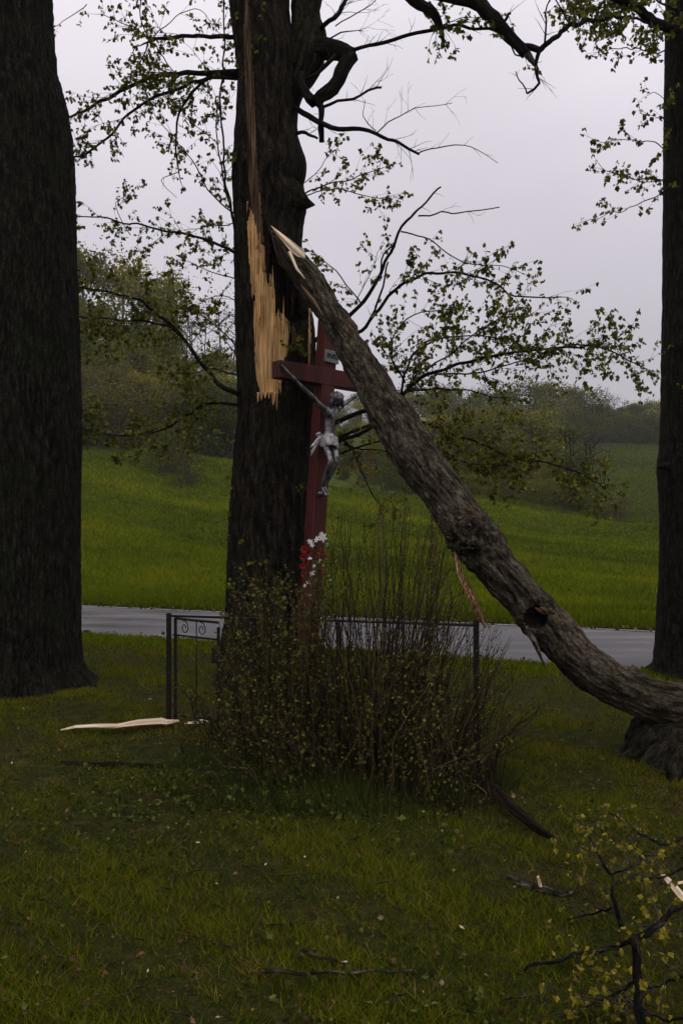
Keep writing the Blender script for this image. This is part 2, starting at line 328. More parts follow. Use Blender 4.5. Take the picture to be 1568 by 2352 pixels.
def wiggle(pts, amp, m):
    c = catmull([tuple(p) for p in pts], m); sd = random.random() * 50
    out_ = []
    for i, p in enumerate(c):
        t = i / max(1, m - 1); e = min(1, t * 6)
        out_.append(Vector(p) + Vector((mn.noise(Vector((i * .35, sd, 0))), mn.noise(Vector((i * .35, sd, 9))) , mn.noise(Vector((i * .35, sd, 20))))) * amp * e)
    return out_

def twig(tw, lf, p, d, L, r, leafy, depth=0, flat=0.5, droop=0.0):
    n = max(4, int(L / 0.05)); pts = [p.copy()]; q = p.copy(); d = d.normalized()
    for i in range(n):
        d = (d + Vector((random.gauss(0, .13), random.gauss(0, .10) * flat, random.gauss(0, .13) - droop * 0.05))).normalized()
        q = q + d * (L / n); pts.append(q.copy())
    tw.tube(pts, [max(0.0011, r * (1 - 0.75 * i / n)) for i in range(n + 1)], 3, cap=False)
    if depth < 2 and L > 0.12:
        for _ in range(int(random.uniform(1.2, 3.4) * (L / 0.35))):
            i = random.randrange(1, n); dd = (pts[i + 1] - pts[i]).normalized()
            side = Vector((random.gauss(0, 1), random.gauss(0, .6), random.gauss(0, 1)))
            twig(tw, lf, pts[i], dd + side.normalized() * 0.8, L * random.uniform(.3, .6), r * .6, leafy, depth + 1, flat, droop)
    if leafy > 0:
        step = 0.078 / leafy; k = 0.0
        while k < L:
            i = min(n, int(k / L * n) + 1)
            if random.random() < 0.8: leaf_quads(lf, pts[i] + Vector((0, 0, -0.012)), LS[0] * random.choice((.7, 1, 1.15)), random.choice((1, 2, 3, 4)), spread=.25)
            k += step * random.uniform(.5, 1.6)
        leaf_quads(lf, pts[-1], LS[0], 3)
LS = [0.039]

def branch(tw, lf, ctrl, r0, r1, leafy=1.0, ntw=10, tl=(0.2, 0.5), amp=0.03, limb_mb=None, rough=0.08, start=0.15, bias=Vector((0, 0, 0)), droop=0.0):
    """ctrl: (u, v, D) control points; the thick axis goes to limb_mb, side twigs and leaves to tw and lf"""
    f = .82 if r0 < .045 else 1.0; r0 *= f; r1 *= f
    pts0 = [P(*c) for c in ctrl]; L = sum((pts0[i + 1] - pts0[i]).length for i in range(len(pts0) - 1))
    m = max(8, int(L / 0.06)); pts = wiggle(pts0, amp, m)
    rad = [r0 + (r1 - r0) * i / (m - 1) for i in range(m)]
    (limb_mb if limb_mb is not None else tw).tube(pts, rad, 8 if r0 > .02 else 5, rough)
    for _ in range(ntw):
        i = int(m * random.uniform(start, 0.98)); i = min(i, m - 2)
        dd = (pts[i + 1] - pts[i]).normalized(); side = Vector((random.gauss(0, 1), random.gauss(0, .5), random.gauss(0, 1))).normalized()
        twig(tw, lf, pts[i], dd * 0.9 + side * 0.8 + bias, random.uniform(*tl), max(.0022, rad[i] * .35 if rad[i] < .012 else .004), leafy, droop=droop)
    if leafy > 0: twig(tw, lf, pts[-1], pts[-1] - pts[-2], 0.18, r1, leafy, 1)
    return pts

# ------------------------------------------------------------------ trunks
def fbm(x, y, z, o=4):
    s = 0; a = 1; 
    for _ in range(o): s += a * mn.noise(Vector((x, y, z))); x *= 2; y *= 2; z *= 2; a *= .5
    return s

class Trunk:
    """lofted round trunk: rows of centre, radius; keeps the profile so that pieces can be laid on it"""
    def __init__(s, rows, m, n, amp, freq=9, vertical=True, lobes=0.03, seed=0, shape=None, flare=0, fine=.5):
        s.c = catmull(rows, m); s.n = n; mb = MB(); ctr = [Vector(r[:3]) for r in s.c]
        a = Vector((1, 0, 0)); L = 0; vs = []; bk = []
        for i in range(m):
            t = (ctr[min(i + 1, m - 1)] - ctr[max(i - 1, 0)]).normalized(); a = (a - t * a.dot(t)).normalized(); b = t.cross(a)
            if i: L += (ctr[i] - ctr[i - 1]).length
            r = s.c[i][3]
            for k in range(n):
                th = 2 * math.pi * k / n; ct, st = math.cos(th), math.sin(th)
                bx, by = ct * r, st * r
                q = fbm(bx * freq + seed, by * freq, L * freq * .13, 3); ridge = 1 - abs(q) * 1.8
                q2 = fbm(bx * freq * 3 + seed, by * freq * 3, L * freq * .9, 2)
                lob = mn.noise(Vector((ct * 1.1 + seed, st * 1.1, L * .5))) * lobes * 2 * r * 2
                rr = r + lob + amp * (ridge * .8 + q2 * fine - .3)
                if flare:
                    e = max(0, 1 - (L if flare < 0 else (1e9)) / abs(flare)); rr += e * e * r * (.04 + .40 * max(0, mn.noise(Vector((ct * 2.6 + seed, st * 2.6, 3))) * 2))
                p = ctr[i] + (a * ct + b * st) * rr
                if shape:
                    dr = shape(p, ctr[i])
                    if dr: p = ctr[i] + (a * ct + b * st) * max(.01, rr + dr)
                vs.append(p); bk.append((bx + seed, by, L))
        fs = [(i * n + k, i * n + (k + 1) % n, (i + 1) * n + (k + 1) % n, (i + 1) * n + k) for i in range(m - 1) for k in range(n)]
        vs += [ctr[0].copy(), ctr[-1].copy()]; bk += [(0, 0, 0), (0, 0, L)]; e = m * n
        fs += [(e, (k + 1) % n, k) for k in range(n)] + [(e + 1, (m - 1) * n + k, (m - 1) * n + (k + 1) % n) for k in range(n)]
        mb.add(vs, fs, bk); s.mb = mb; s.z = s.c[:, 2]
    def at_z(s, z):
        o = np.argsort(s.z); return [float(np.interp(z, s.z[o], s.c[o, k])) for k in (0, 1, 3)]
    def front(s, u, v, off=0.0):
        D = s.c[len(s.c) // 2][1] - .35; 
        for _ in range(5):
            z = EYE + (HV - v) / F * D; cx, cy, r = s.at_z(z); x = (u - CU) / F * D - cx
            R = r + off; D = cy - math.sqrt(max(1e-4, R * R - min(x * x, R * R * .97)))
        return Vector(((u - CU) / F * D, D, EYE + (HV - v) / F * D))

def rows_from(vlist, D, extra=()):
    """rows listed bottom to top: (v, uL, uR[, D])"""
    out_ = []
    for q in vlist:
        v, a, b = q[:3]; d = q[3] if len(q) > 3 else D
        p = P((a + b) / 2, v, d); out_.append((p.x, p.y, p.z, (b - a) / 2 / F * d))
    return out_

def patch(tr, rows, off, thick, m=None, cols=14, rough=0.006, jag=3.0, seed=0):
    """slab of wood laid on a trunk's front. rows: (v, uL, uR) top to bottom"""
    m = m or max(6, int(abs(rows[-1][0] - rows[0][0]) / 5)); R = [np.interp(np.linspace(rows[0][0], rows[-1][0], m), [r[0] for r in rows], [r[k] for r in rows]) for k in (1, 2)]
    V = np.linspace(rows[0][0], rows[-1][0], m); vs = []; back = []; bk = []
    for i in range(m):
        uL = R[0][i] + mn.noise(Vector((V[i] * .11, seed, 1))) * jag; uR = R[1][i] + mn.noise(Vector((V[i] * .14, seed, 5))) * jag * 2
        for k in range(cols + 1):
            u = uL + (uR - uL) * k / cols
            o = off + rough * (fbm(u * .09 + seed, V[i] * .008, 0, 3)) * 2
            p = tr.front(u, V[i], o); vs.append(p); back.append(tr.front(u, V[i], off - thick)); bk.append((u / 260 + seed, 0, V[i] / 260))
    nb = len(vs); c1 = cols + 1; fs = []
    for i in range(m - 1):
        for k in range(cols):
            a = i * c1 + k; fs.append((a, a + c1, a + c1 + 1, a + 1))
    ring = [k for k in range(c1)] + [i * c1 + cols for i in range(1, m)] + [(m - 1) * c1 + k for k in range(cols - 1, -1, -1)] + [i * c1 for i in range(m - 2, 0, -1)]
    for q in range(len(ring)):
        a, b = ring[q], ring[(q + 1) % len(ring)]; fs.append((a, b, b + nb, a + nb))
    mb = MB(); mb.add(vs + back, fs, bk + bk); return mb

def teeth(rows, end, uL, uR, seedn, n=5, depth=26):
    """adds a torn saw edge below the last row: returns list of separate tooth row-lists"""
    res = []; cut = sorted([0.0, 1.0] + [min(.95, max(.05, (k + random.uniform(-.38, .38)) / n)) for k in range(1, n)])
    for k in range(n):
        a = uL + cut[k] * (uR - uL); b = uL + cut[k + 1] * (uR - uL); w = b - a; t = a + w * random.uniform(.3, .7); L = depth * random.uniform(.25, 1.25)
        res.append([(end - 2, a, b), (end + L * .5, a + (t - a) * .45, b - (b - t) * .45), (end + L, t - .6, t + .6)])
    return res

def inpoly(u, v, rows):
    if v < rows[0][0] or v > rows[-1][0]: return 0
    a = np.interp(v, [r[0] for r in rows], [r[1] for r in rows]); b = np.interp(v, [r[0] for r in rows], [r[2] for r in rows])
    return max(0.0, min(1.0, min(u - a, b - u) / 5.0))

# ---- centre tree
WOOD = [(462, 567, 572), (500, 567, 586), (560, 570, 602), (622, 575, 613), (628, 575, 622), (660, 578, 631), (712, 581, 634), (722, 582, 652), (745, 583, 666), (800, 585, 663), (870, 586, 646), (905, 590, 638)]
HOLE = [(540, 622, 640), (570, 612, 690), (640, 625, 706), (715, 628, 712), (740, 664, 712), (840, 668, 712), (880, 672, 712)]
def cshape(p, c):
    if p.y > c.y: return 0
    u = CU + F * p.x / p.y; v = HV - F * (p.z - EYE) / p.y
    h = inpoly(u, v, HOLE)
    if h: return -h * (.12 + .04 * mn.noise(Vector((p.x * 20, p.z * 6, 0)))) if v < 735 else -h * .05
    return -.03 * inpoly(u, v, [(a, b + 4, d - 3) for a, b, d in WOOD])
CT = Trunk(rows_from([(1640, 478, 760), (1585, 492, 742), (1500, 505, 732), (1400, 520, 726), (1200, 527, 722), (1050, 536, 722), (950, 544, 724), (850, 543, 724), (760, 541, 720), (700, 540, 710), (580, 539, 693), (520, 541, 696), (470, 537, 706), (430, 536, 696), (380, 534, 704), (310, 540, 684), (210, 545, 680), (130, 541, 684), (60, 534, 668), (0, 527, 664), (-120, 524, 650), (-400, 530, 640), (-800, 545, 630)], 8.7), 460, 190, .015, 12, seed=3, lobes=.012, shape=cshape, flare=-.5)
ctree = empty('broken_tree', (CT.c[0][0], 8.7, 0), 'dark split tree trunk with a bright strip of torn wood behind the red cross', 'tree')
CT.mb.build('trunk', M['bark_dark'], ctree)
patch(CT, WOOD, .006, .06, cols=22, rough=.010, jag=1.6, seed=1).build('torn_wood', M['wood_fresh'], ctree, label='bright freshly torn strip of wood')
tb = MB()
for t_ in teeth(None, 903, 590, 606, 1, 2, 22) + teeth(None, 903, 604, 637, 1, 3, 42) + teeth(None, 868, 632, 648, 2, 3, 30): 
    q = patch(CT, t_, .024, .07, 8, 3, .003, 1.0, 4); tb.add(q.v, q.f, q.bk)
for a, b, v0, v1 in ((606, 616, 632, 600), (616, 624, 655, 632), (632, 642, 724, 700), (646, 656, 735, 715)):
    q = patch(CT, [(v1, (a + b) / 2 - .5, (a + b) / 2 + .5), (v0, a, b)], .008, .05, 8, 3, .003, 1, 5); tb.add(q.v, q.f, q.bk)
for k in range(34):
    v0 = random.uniform(520, 905); i0 = np.interp(v0, [q_[0] for q_ in WOOD], [q_[1] for q_ in WOOD]); i1 = np.interp(v0, [q_[0] for q_ in WOOD], [q_[2] for q_ in WOOD]); u0 = random.choice((i0 + 2, i1 - 3, random.uniform(i0, i1), random.uniform(i0, i1))); w_ = random.uniform(1.5, 4); L_ = random.uniform(25, 80)
    q = patch(CT, [(v0 - L_ * .6, u0 - .4, u0 + .4), (v0, u0 - w_ / 2, u0 + w_ / 2), (v0 + L_ * .4, u0 - w_ * .6, u0 + w_ * .4), (v0 + L_ * .55, u0 - .3, u0 + .3)], random.uniform(.012, .026), .012, 10, 2, .006, .6, k); tb.add(q.v, q.f, q.bk)
tb.build('wood_splinters', M['wood_fresh'], ctree, kind='stuff')
patch(CT, [(-20, 566, 570), (60, 560, 574), (180, 562, 583), (300, 568, 588), (420, 572, 594), (470, 576, 600), (560, 597, 606)], .018, .04, cols=10, jag=3, seed=6).build('scar_strip', M['wood_old'], ctree, label='old dull brown strip of bare wood')
patch(CT, [(500, 607, 612), (560, 606, 622), (620, 610, 618), (650, 614, 619)], .02, .04, cols=6, jag=3, seed=16).build('scar_strip', M['wood_rot'], ctree)
patch(CT, [(210, 630, 633), (300, 626, 636), (380, 628, 634)], .018, .03, cols=6, jag=3, seed=8).build('scar_strip', M['wood_rot'], ctree)
# dark torn wood in the hollow, with hanging ragged slats
hb = MB()
for k in range(26):
    u0 = random.uniform(618, 700); v0 = random.uniform(548, 620) + (u0 - 618) * .5; v1 = random.uniform(700, 745) if u0 > 632 else random.uniform(660, 715); w = random.uniform(4, 11)
    q = patch(CT, [(v0, u0 - .6, u0 + .6), (v0 + 20, u0 - w * .5, u0 + w * .5), (v1 - 20, u0 - w * .6, u0 + w * .5), (v1, u0 - .5, u0 + .5)], random.uniform(-.05, .012), .03, None, 3, .01, 2, k); hb.add(q.v, q.f, q.bk)
hb.build('torn_dark_wood', M['wood_rot'], ctree, kind='stuff')
patch(CT, [(708, 709, 713), (730, 709, 716), (790, 708, 714), (838, 708, 712)], -.0, .02, None, 4, .004, 1.5, 9).build('pale_sliver', M['wood_fresh'], ctree)
patch(CT, [(745, 668, 672), (765, 668, 682), (790, 672, 680)], -.03, .02, None, 4, .004, 2, 9).build('pale_sliver', M['wood_old'], ctree)

limbs = MB(); tw = MB(); lf = MB()
def limb(ctrl, r0, r1, leafy=0, ntw=0, name='limb', **k):
    ctrl = [(u, v, max(D, 8.6 + (540 - u) / 540 * .95) if u < 540 else D) for u, v, D in ctrl]
    mbx = MB(); pts = branch(tw, lf, ctrl, r0, r1, leafy, ntw, limb_mb=mbx, **k); mbx.build(name, M['bark_side'], ctree); return pts
# right fork
FK = Trunk(rows_from([(330, 640, 680, 8.75), (230, 640, 690, 8.72), (150, 645, 738, 8.7), (90, 660, 748, 8.7), (40, 668, 734, 8.68), (0, 668, 738, 8.68), (-120, 690, 760, 8.66), (-420, 740, 800, 8.6)], 8.7), 130, 64, .012, seed=9)
FK.mb.build('forked_stem', M['bark_dark'], ctree)
limb([(700, 115, 8.68), (740, 110, 8.6), (775, 116, 8.55), (806, 128, 8.5)], .125, .082, amp=.01)
limb([(798, 120, 8.5), (900, 92, 8.3), (1000, 68, 8.1), (1070, 60, 8.0), (1145, 72, 7.9)], .024, .016, ntw=10, tl=(.1, .3))
limb([(806, 130, 8.5), (785, 165, 8.45), (765, 200, 8.45), (738, 222, 8.45), (722, 236, 8.45)], .075, .06, amp=.012, rough=.15)
limb([(722, 236, 8.45), (700, 212, 8.5), (688, 185, 8.55), (700, 160, 8.6)], .05, .045, amp=.01, rough=.15)
limb([(735, 232, 8.45), (738, 270, 8.42), (737, 326, 8.4)], .036, .03, ntw=2, tl=(.08, .15), rough=.2, name='dead_stub')
limb([(688, 185, 8.55), (720, 172, 8.5), (745, 155, 8.5), (770, 125, 8.5)], .022, .03, ntw=5, tl=(.1, .25))
limb([(680, 248, 8.6), (724, 278, 8.4), (800, 297, 8.2), (863, 307, 8.1), (920, 330, 8.05), (962, 352, 8.0)], .035, .012, ntw=9, tl=(.12, .3))
limb([(960, 352, 8), (1000, 340, 7.95), (1055, 332, 7.9), (1100, 348, 7.9), (1143, 373, 7.9)], .008, .003, ntw=5, tl=(.1, .2), name='thin_branch')
limb([(863, 307, 8.1), (900, 275, 8.05), (960, 248, 8.0), (1040, 238, 7.95)], .008, .003, ntw=8, tl=(.1, .35), name='thin_branch')
limb([(863, 300, 8.1), (830, 262, 8.1), (840, 230, 8.1)], .006, .003, ntw=3, tl=(.1, .2), name='thin_branch')
limb([(735, 245, 8.45), (800, 225, 8.3), (873, 200, 8.2)], .020, .012, ntw=6, tl=(.1, .3), name='dead_stub')
limb([(681, 307, 8.5), (705, 305, 8.4), (727, 318, 8.35)], .024, .014, ntw=3, tl=(.1, .2), name='dead_stub')
limb([(735, 70, 8.6), (765, 45, 8.5), (790, 10, 8.5), (815, -30, 8.5)], .03, .02, ntw=8, tl=(.15, .45))
limb([(745, 90, 8.6), (790, 72, 8.5), (835, 70, 8.5)], .012, .004, ntw=7, tl=(.1, .4))
limb([(770, 60, 8.5), (830, 22, 8.5), (870, -5, 8.5)], .008, .004, ntw=4, tl=(.1, .3))
# thorn-like stub on the right side of the trunk
sp = MB(); sp.tube([P(640, 462, 8.6), P(672, 460, 8.55), P(690, 464, 8.52), P(706, 468, 8.5), P(723, 471, 8.48)], [.26, .20, .11, .05, .006], 22, .03)
sp.build('dead_stub', M['bark_dark'], ctree)
# left branches
limb([(545, 84, 8.6), (480, 83, 8.5), (420, 85, 8.5), (347, 90, 8.5)], .028, .020, .7, 9, tl=(.2, .6), start=.5)
limb([(548, 165, 8.6), (460, 168, 8.4), (390, 170, 8.3), (330, 186, 8.2), (260, 220, 8.1), (200, 250, 8.0), (162, 268, 7.9), (60, 300, 7.8)], .036, .010, .9, 34, tl=(.2, .55), start=.05)
limb([(548, 172, 8.6), (470, 180, 8.5), (400, 205, 8.4), (299, 260, 8.3), (229, 330, 8.2), (170, 360, 8.1), (90, 370, 8.0)], .022, .010, .9, 24, tl=(.2, .5))
limb([(545, 180, 8.6), (470, 185, 8.5), (435, 225, 8.45), (412, 262, 8.4), (405, 330, 8.4), (410, 395, 8.4)], .022, .009, .7, 12, tl=(.15, .4))
limb([(410, 395, 8.4), (372, 408, 8.4), (380, 430, 8.4), (410, 455, 8.4)], .006, .003, .0, 2, tl=(.1, .15), name='thin_branch')
limb([(545, 560, 8.6), (527, 460, 8.55), (512, 340, 8.5), (508, 200, 8.5), (518, 60, 8.5), (515, -60, 8.5)], .016, .008, .8, 22, tl=(.15, .4))
limb([(545, 530, 8.6), (520, 440, 8.5), (500, 330, 8.45), (497, 240, 8.4)], .013, .006, .8, 12, tl=(.15, .35))
limb([(538, 490, 8.5), (480, 440, 8.4), (440, 360, 8.3), (400, 320, 8.3), (350, 260, 8.3)], .010, .004, .8, 14, tl=(.15, .4))
limb([(500, 330, 8.45), (440, 280, 8.4), (400, 255, 8.3)], .006, .003, .7, 6, tl=(.15, .3), name='thin_branch')
limb([(345, 95, 8.5), (325, 40, 8.5), (325, -30, 8.5)], .009, .006, .6, 6, tl=(.2, .4))
limb([(350, 95, 8.5), (300, 60, 8.5), (230, 32, 8.5)], .008, .004, .7, 8, tl=(.2, .35))
limb([(350, 90, 8.5), (400, 40, 8.5), (460, 20, 8.5), (505, 80, 8.5)], .007, .003, .5, 6, tl=(.1, .3))
limb([(340, 95, 8.5), (325, 140, 8.5), (300, 190, 8.4)], .010, .005, .9, 9, tl=(.15, .35))
limb([(360, 105, 8.5), (400, 165, 8.4)], .008, .006, 0, 0)
limb([(200, 10, 8.5), (160, 40, 8.3), (130, 60, 8.0)], .006, .003, .7, 3, tl=(.15, .3), name='thin_branch')
limb([(545, 583, 8.6), (490, 556, 8.5), (420, 535, 8.4), (330, 520, 8.3), (250, 503, 8.2), (170, 495, 8.1)], .020, .007, 1.0, 30, tl=(.15, .4), start=.05)
limb([(545, 510, 8.6), (500, 520, 8.5), (440, 525, 8.4)], .008, .004, 1.0, 8, tl=(.15, .3))
limb([(300, 540, 8.3), (260, 470, 8.2), (300, 440, 8.2)], .006, .003, 1.2, 6, tl=(.1, .25), name='thin_branch')
limb([(545, 640, 8.6), (480, 622, 8.5), (420, 600, 8.4)], .008, .003, 1.0, 9, tl=(.15, .35))
limb([(548, 905, 8.55), (500, 880, 8.4), (450, 815, 8.3), (400, 752, 8.2), (362, 722, 8.1), (320, 690, 8.0), (250, 672, 7.9), (170, 660, 7.8)], .030, .010, 1.5, 27, tl=(.2, .5), bias=Vector((0, 0, -.3)))
limb([(450, 815, 8.3), (410, 765, 8.2), (370, 745, 8.1), (310, 737, 8.0), (250, 733, 7.9), (170, 728, 7.8)], .016, .008, 1.5, 30, tl=(.2, .45), bias=Vector((0, 0, -.7)))
limb([(545, 800, 8.6), (510, 760, 8.5), (470, 730, 8.4), (420, 700, 8.4)], .010, .004, 1.0, 12, tl=(.15, .4))
limb([(545, 690, 8.6), (500, 680, 8.5), (450, 700, 8.4)], .007, .004, 1.0, 8, tl=(.15, .35))
limb([(548, 930, 8.55), (480, 926, 8.4), (430, 955, 8.3), (370, 990, 8.2), (280, 1000, 8.1), (190, 985, 8.0)], .022, .007, 1.5, 44, tl=(.2, .5), start=.1)
limb([(548, 860, 8.55), (470, 850, 8.4), (400, 860, 8.3)], .010, .004, 1.0, 10, tl=(.2, .4))
# right leafy branches (grow from behind the leaning stem)
limb([(700, 445, 8.75), (750, 425, 8.7), (820, 405, 8.6), (885, 382, 8.5)], .010, .004, 1.2, 14, tl=(.12, .3))
limb([(700, 450, 8.75), (760, 432, 8.7), (820, 442, 8.6), (880, 455, 8.5)], .008, .004, 1.1, 12, tl=(.12, .3))
limb([(700, 420, 8.75), (740, 380, 8.7), (765, 345, 8.6)], .006, .003, 1.2, 6, tl=(.1, .2))
limb([(690, 800, 8.75), (760, 760, 8.6), (820, 715, 8.5), (868, 640, 8.4), (892, 580, 8.35), (930, 515, 8.3), (970, 470, 8.25), (1010, 431, 8.2)], .030, .009, 0, 6, tl=(.08, .2))
limb([(960, 496, 8.25), (1010, 492, 8.2), (1060, 489, 8.15), (1145, 475, 8.1)], .010, .006, 0, 3, tl=(.1, .25), name='dead_stub')
limb([(920, 532, 8.3), (980, 545, 8.25), (1040, 590, 8.2), (1090, 605, 8.2), (1190, 622, 8.2)], .009, .004, 1.1, 12, tl=(.12, .3))
limb([(875, 640, 8.4), (880, 590, 8.45), (905, 560, 8.4)], .012, .01, 0, 0)
limb([(690, 830, 8.75), (780, 790, 8.6), (842, 748, 8.5), (900, 672, 8.4), (960, 636, 8.35), (1030, 627, 8.3), (1110, 642, 8.25), (1190, 680, 8.2), (1285, 685, 8.2)], .026, .007, 1.1, 26, tl=(.15, .4), start=.35)
limb([(842, 748, 8.5), (872, 690, 8.45), (890, 600, 8.4)], .016, .01, 0, 2, tl=(.1, .2))
limb([(830, 700, 8.5), (800, 660, 8.45), (770, 620, 8.4), (735, 590, 8.35)], .010, .004, 1.1, 12, tl=(.12, .3))
limb([(815, 700, 8.5), (850, 620, 8.4), (870, 575, 8.4)], .006, .003, .9, 6, tl=(.1, .3), name='thin_branch')
limb([(720, 990, 8.7), (860, 935, 8.5), (920, 912, 8.4), (965, 868, 8.35), (1050, 838, 8.3), (1150, 815, 8.25), (1300, 798, 8.2), (1380, 800, 8.15), (1465, 840, 8.1)], .030, .006, 1.1, 50, tl=(.2, .5), start=.3)
limb([(920, 912, 8.4), (935, 840, 8.4), (980, 790, 8.3), (1080, 775, 8.3), (1180, 780, 8.2)], .016, .005, 1.2, 34, tl=(.15, .45))
limb([(930, 880, 8.4), (900, 820, 8.4), (910, 760, 8.4), (960, 720, 8.3), (1040, 710, 8.3)], .013, .005, 1.2, 26, tl=(.15, .45))
limb([(980, 850, 8.4), (1050, 800, 8.3), (1130, 740, 8.3), (1220, 725, 8.2)], .011, .004, 1.1, 18, tl=(.15, .4))
limb([(1000, 860, 8.4), (1100, 855, 8.3), (1200, 830, 8.3), (1330, 790, 8.2), (1430, 795, 8.2)], .011, .004, 1.1, 24, tl=(.15, .4))
limb([(915, 905, 8.45), (990, 893, 8.4), (1080, 898, 8.3), (1160, 915, 8.3)], .016, .005, .9, 12, tl=(.15, .35))
limb([(1105, 845, 8.3), (1125, 880, 8.3), (1150, 885, 8.3)], .008, .004, .8, 3, tl=(.1, .2))
limb([(720, 1030, 8.7), (900, 960, 8.4), (980, 975, 8.3), (1080, 1010, 8.2), (1180, 1050, 8.1), (1300, 1075, 8.0), (1390, 1120, 7.9)], .020, .005, 1.5, 68, tl=(.2, .45), start=.3)
limb([(720, 1060, 8.7), (900, 1010, 8.4), (1000, 1040, 8.2), (1080, 1065, 8.1), (1160, 1070, 8.0)], .014, .004, 1.5, 37, tl=(.2, .45), start=.35)
limb([(700, 1060, 8.6), (790, 1012, 8.5), (850, 985, 8.4), (900, 960, 8.35)], .026, .02, 0.8, 8, tl=(.15, .4))
limb([(780, 1000, 8.5), (815, 1040, 8.4), (830, 1090, 8.35), (858, 1140, 8.3), (880, 1170, 8.3)], .014, .005, .9, 10, tl=(.15, .35))
limb([(790, 1020, 8.5), (860, 1035, 8.4), (930, 1035, 8.3)], .012, .005, 1.1, 14, tl=(.15, .35))
limb([(740, 820, 8.35), (700, 810, 8.3), (684, 800, 8.28)], .004, .003, 1.8, 5, tl=(.05, .12), name='sprout')
# the big limbs that come in over the top
limb([(880, -120, 7.9), (940, -10, 7.9), (990, 25, 7.95), (1010, 60, 8.0)], .07, .035, .8, 8, tl=(.15, .35), amp=.012)
limb([(905, -60, 8.0), (1000, -20, 7.9), (1085, 0, 7.8), (1120, 30, 7.75), (1150, 62, 7.7), (1180, 95, 7.7), (1207, 124, 7.7)], .085, .045, .3, 9, tl=(.1, .25), amp=.012)
limb([(1190, 105, 7.7), (1215, 108, 7.7), (1240, 115, 7.7)], .034, .034, 0, 0, amp=.004)
limb([(1238, 116, 7.7), (1268, 90, 7.65), (1312, 58, 7.7), (1366, 46, 7.9), (1416, 38, 8.2), (1470, 46, 8.7), (1550, 75, 9.5)], .030, .012, 1.2, 42, tl=(.15, .4), start=.3)
limb([(1238, 116, 7.7), (1231, 140, 7.7), (1232, 170, 7.7), (1238, 193, 7.7), (1209, 215, 7.7)], .024, .012, 0, 8, tl=(.08, .2), amp=.01)
limb([(1209, 215, 7.7), (1190, 180, 7.7), (1183, 160, 7.7)], .009, .004, 0, 3, tl=(.06, .15), name='thin_branch')
limb([(1165, 80, 7.7), (1180, 120, 7.7), (1200, 130, 7.7)], .010, .008, 0, 0)
limb([(1152, 58, 7.7), (1163, 38, 7.7), (1170, 28, 7.7)], .018, .012, 0, 3, tl=(.1, .25), name='dead_stub')
limb([(1250, 100, 7.65), (1252, 50, 7.65), (1250, 20, 7.65), (1275, -30, 7.6)], .012, .006, 0, 9, tl=(.12, .35))
limb([(1312, 58, 7.6), (1290, 20, 7.6), (1262, -30, 7.6)], .010, .006, .3, 5, tl=(.12, .3))
limb([(1010, 60, 8.0), (1060, 40, 8), (1110, 45, 8)], .006, .003, 1.0, 8, tl=(.1, .25), name='thin_branch')
for u, v in ((548, 150), (552, 166), (575, 140), (690, 800), (545, 1010), (538, 1120), (532, 1250), (560, 1300), (600, 1290), (640, 1330), (543, 360), (541, 600), (600, 40), (612, 90), (560, 1240), (530, 1180), (700, 1100)):
    p = CT.front(u, v, .0); twig(tw, lf, p, Vector((random.gauss(0, .5) - (.8 if u < 560 else 0), -.8, random.gauss(.3, .4))), random.uniform(.06, .16), .002, 1.3, 1)
tw.build('twigs', M['twig'], ctree, kind='stuff'); lf.build('leaves', M['leaf'], ctree, kind='stuff', smooth=False)

# crown above the picture, built loosely
def crown(parent, c, r, n, mat, size=.06):
    mb = MB(); w = MB()
    for k in range(n):
        d = Vector((random.gauss(0, 1), random.gauss(0, 1), random.gauss(0, 1))).normalized() * (random.random() ** .45)
        p = Vector((c[0] + d.x * r[0], c[1] + d.y * r[1], c[2] + d.z * r[2])); leaf_quads(mb, p, size, 3, spread=3)
    for k in range(14):
        d = Vector((random.gauss(0, 1), random.gauss(0, 1), abs(random.gauss(0.2, .8)))).normalized()
        p = Vector((c[0] + d.x * r[0] * .9, c[1] + d.y * r[1] * .9, c[2] + d.z * r[2] * .9))
        a = Vector((c[0], c[1], c[2] - r[2] * .8)); w.tube(wiggle([a, (a + p) / 2 + Vector((0, 0, .4)), p], .15, 12), [.09 - .006 * i for i in range(12)], 5)
    w.build('upper_limbs', M['bark_side'], parent, kind='stuff'); mb.build('crown', mat, parent, kind='stuff', smooth=False)
crown(ctree, (CT.c[-1][0], 8.7, 11.6), (3.4, 3.0, 2.8), 2600, M['leaf'])

# ---- side trees
LT = Trunk(rows_from([(1640, -190, 240), (1600, -165, 212), (1550, -150, 192), (1480, -140, 182), (1200, -128, 178), (900, -118, 177), (600, -108, 171), (370, -100, 164), (260, -96, 150), (210, -95, 136), (170, -95, 126), (0, -100, 114), (-300, -95, 105), (-900, -70, 70)], 8.75), 330, 230, .020, 13, seed=21, lobes=.010, flare=-.55)
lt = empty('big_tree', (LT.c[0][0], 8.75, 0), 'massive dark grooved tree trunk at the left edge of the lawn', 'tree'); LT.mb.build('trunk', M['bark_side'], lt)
crown(lt, (LT.c[-1][0], 8.75, 11.8), (3.2, 3.0, 2.8), 2200, M['leaf'])
RT = Trunk(rows_from([(1580, 1478, 1760), (1550, 1497, 1745), (1500, 1507, 1738), (1300, 1520, 1732), (1150, 1519, 1728), (1075, 1513, 1726), (1030, 1518, 1725), (900, 1522, 1722), (500, 1527, 1715), (0, 1532, 1705), (-400, 1540, 1690), (-900, 1560, 1670)], 9.3), 260, 110, .014, 10, seed=33, lobes=.006, flare=-.3)
rt = empty('roadside_tree', (RT.c[0][0], 9.3, 0), 'straight dark tree trunk at the right edge beside the lane', 'tree'); RT.mb.build('trunk', M['bark_side'], rt)
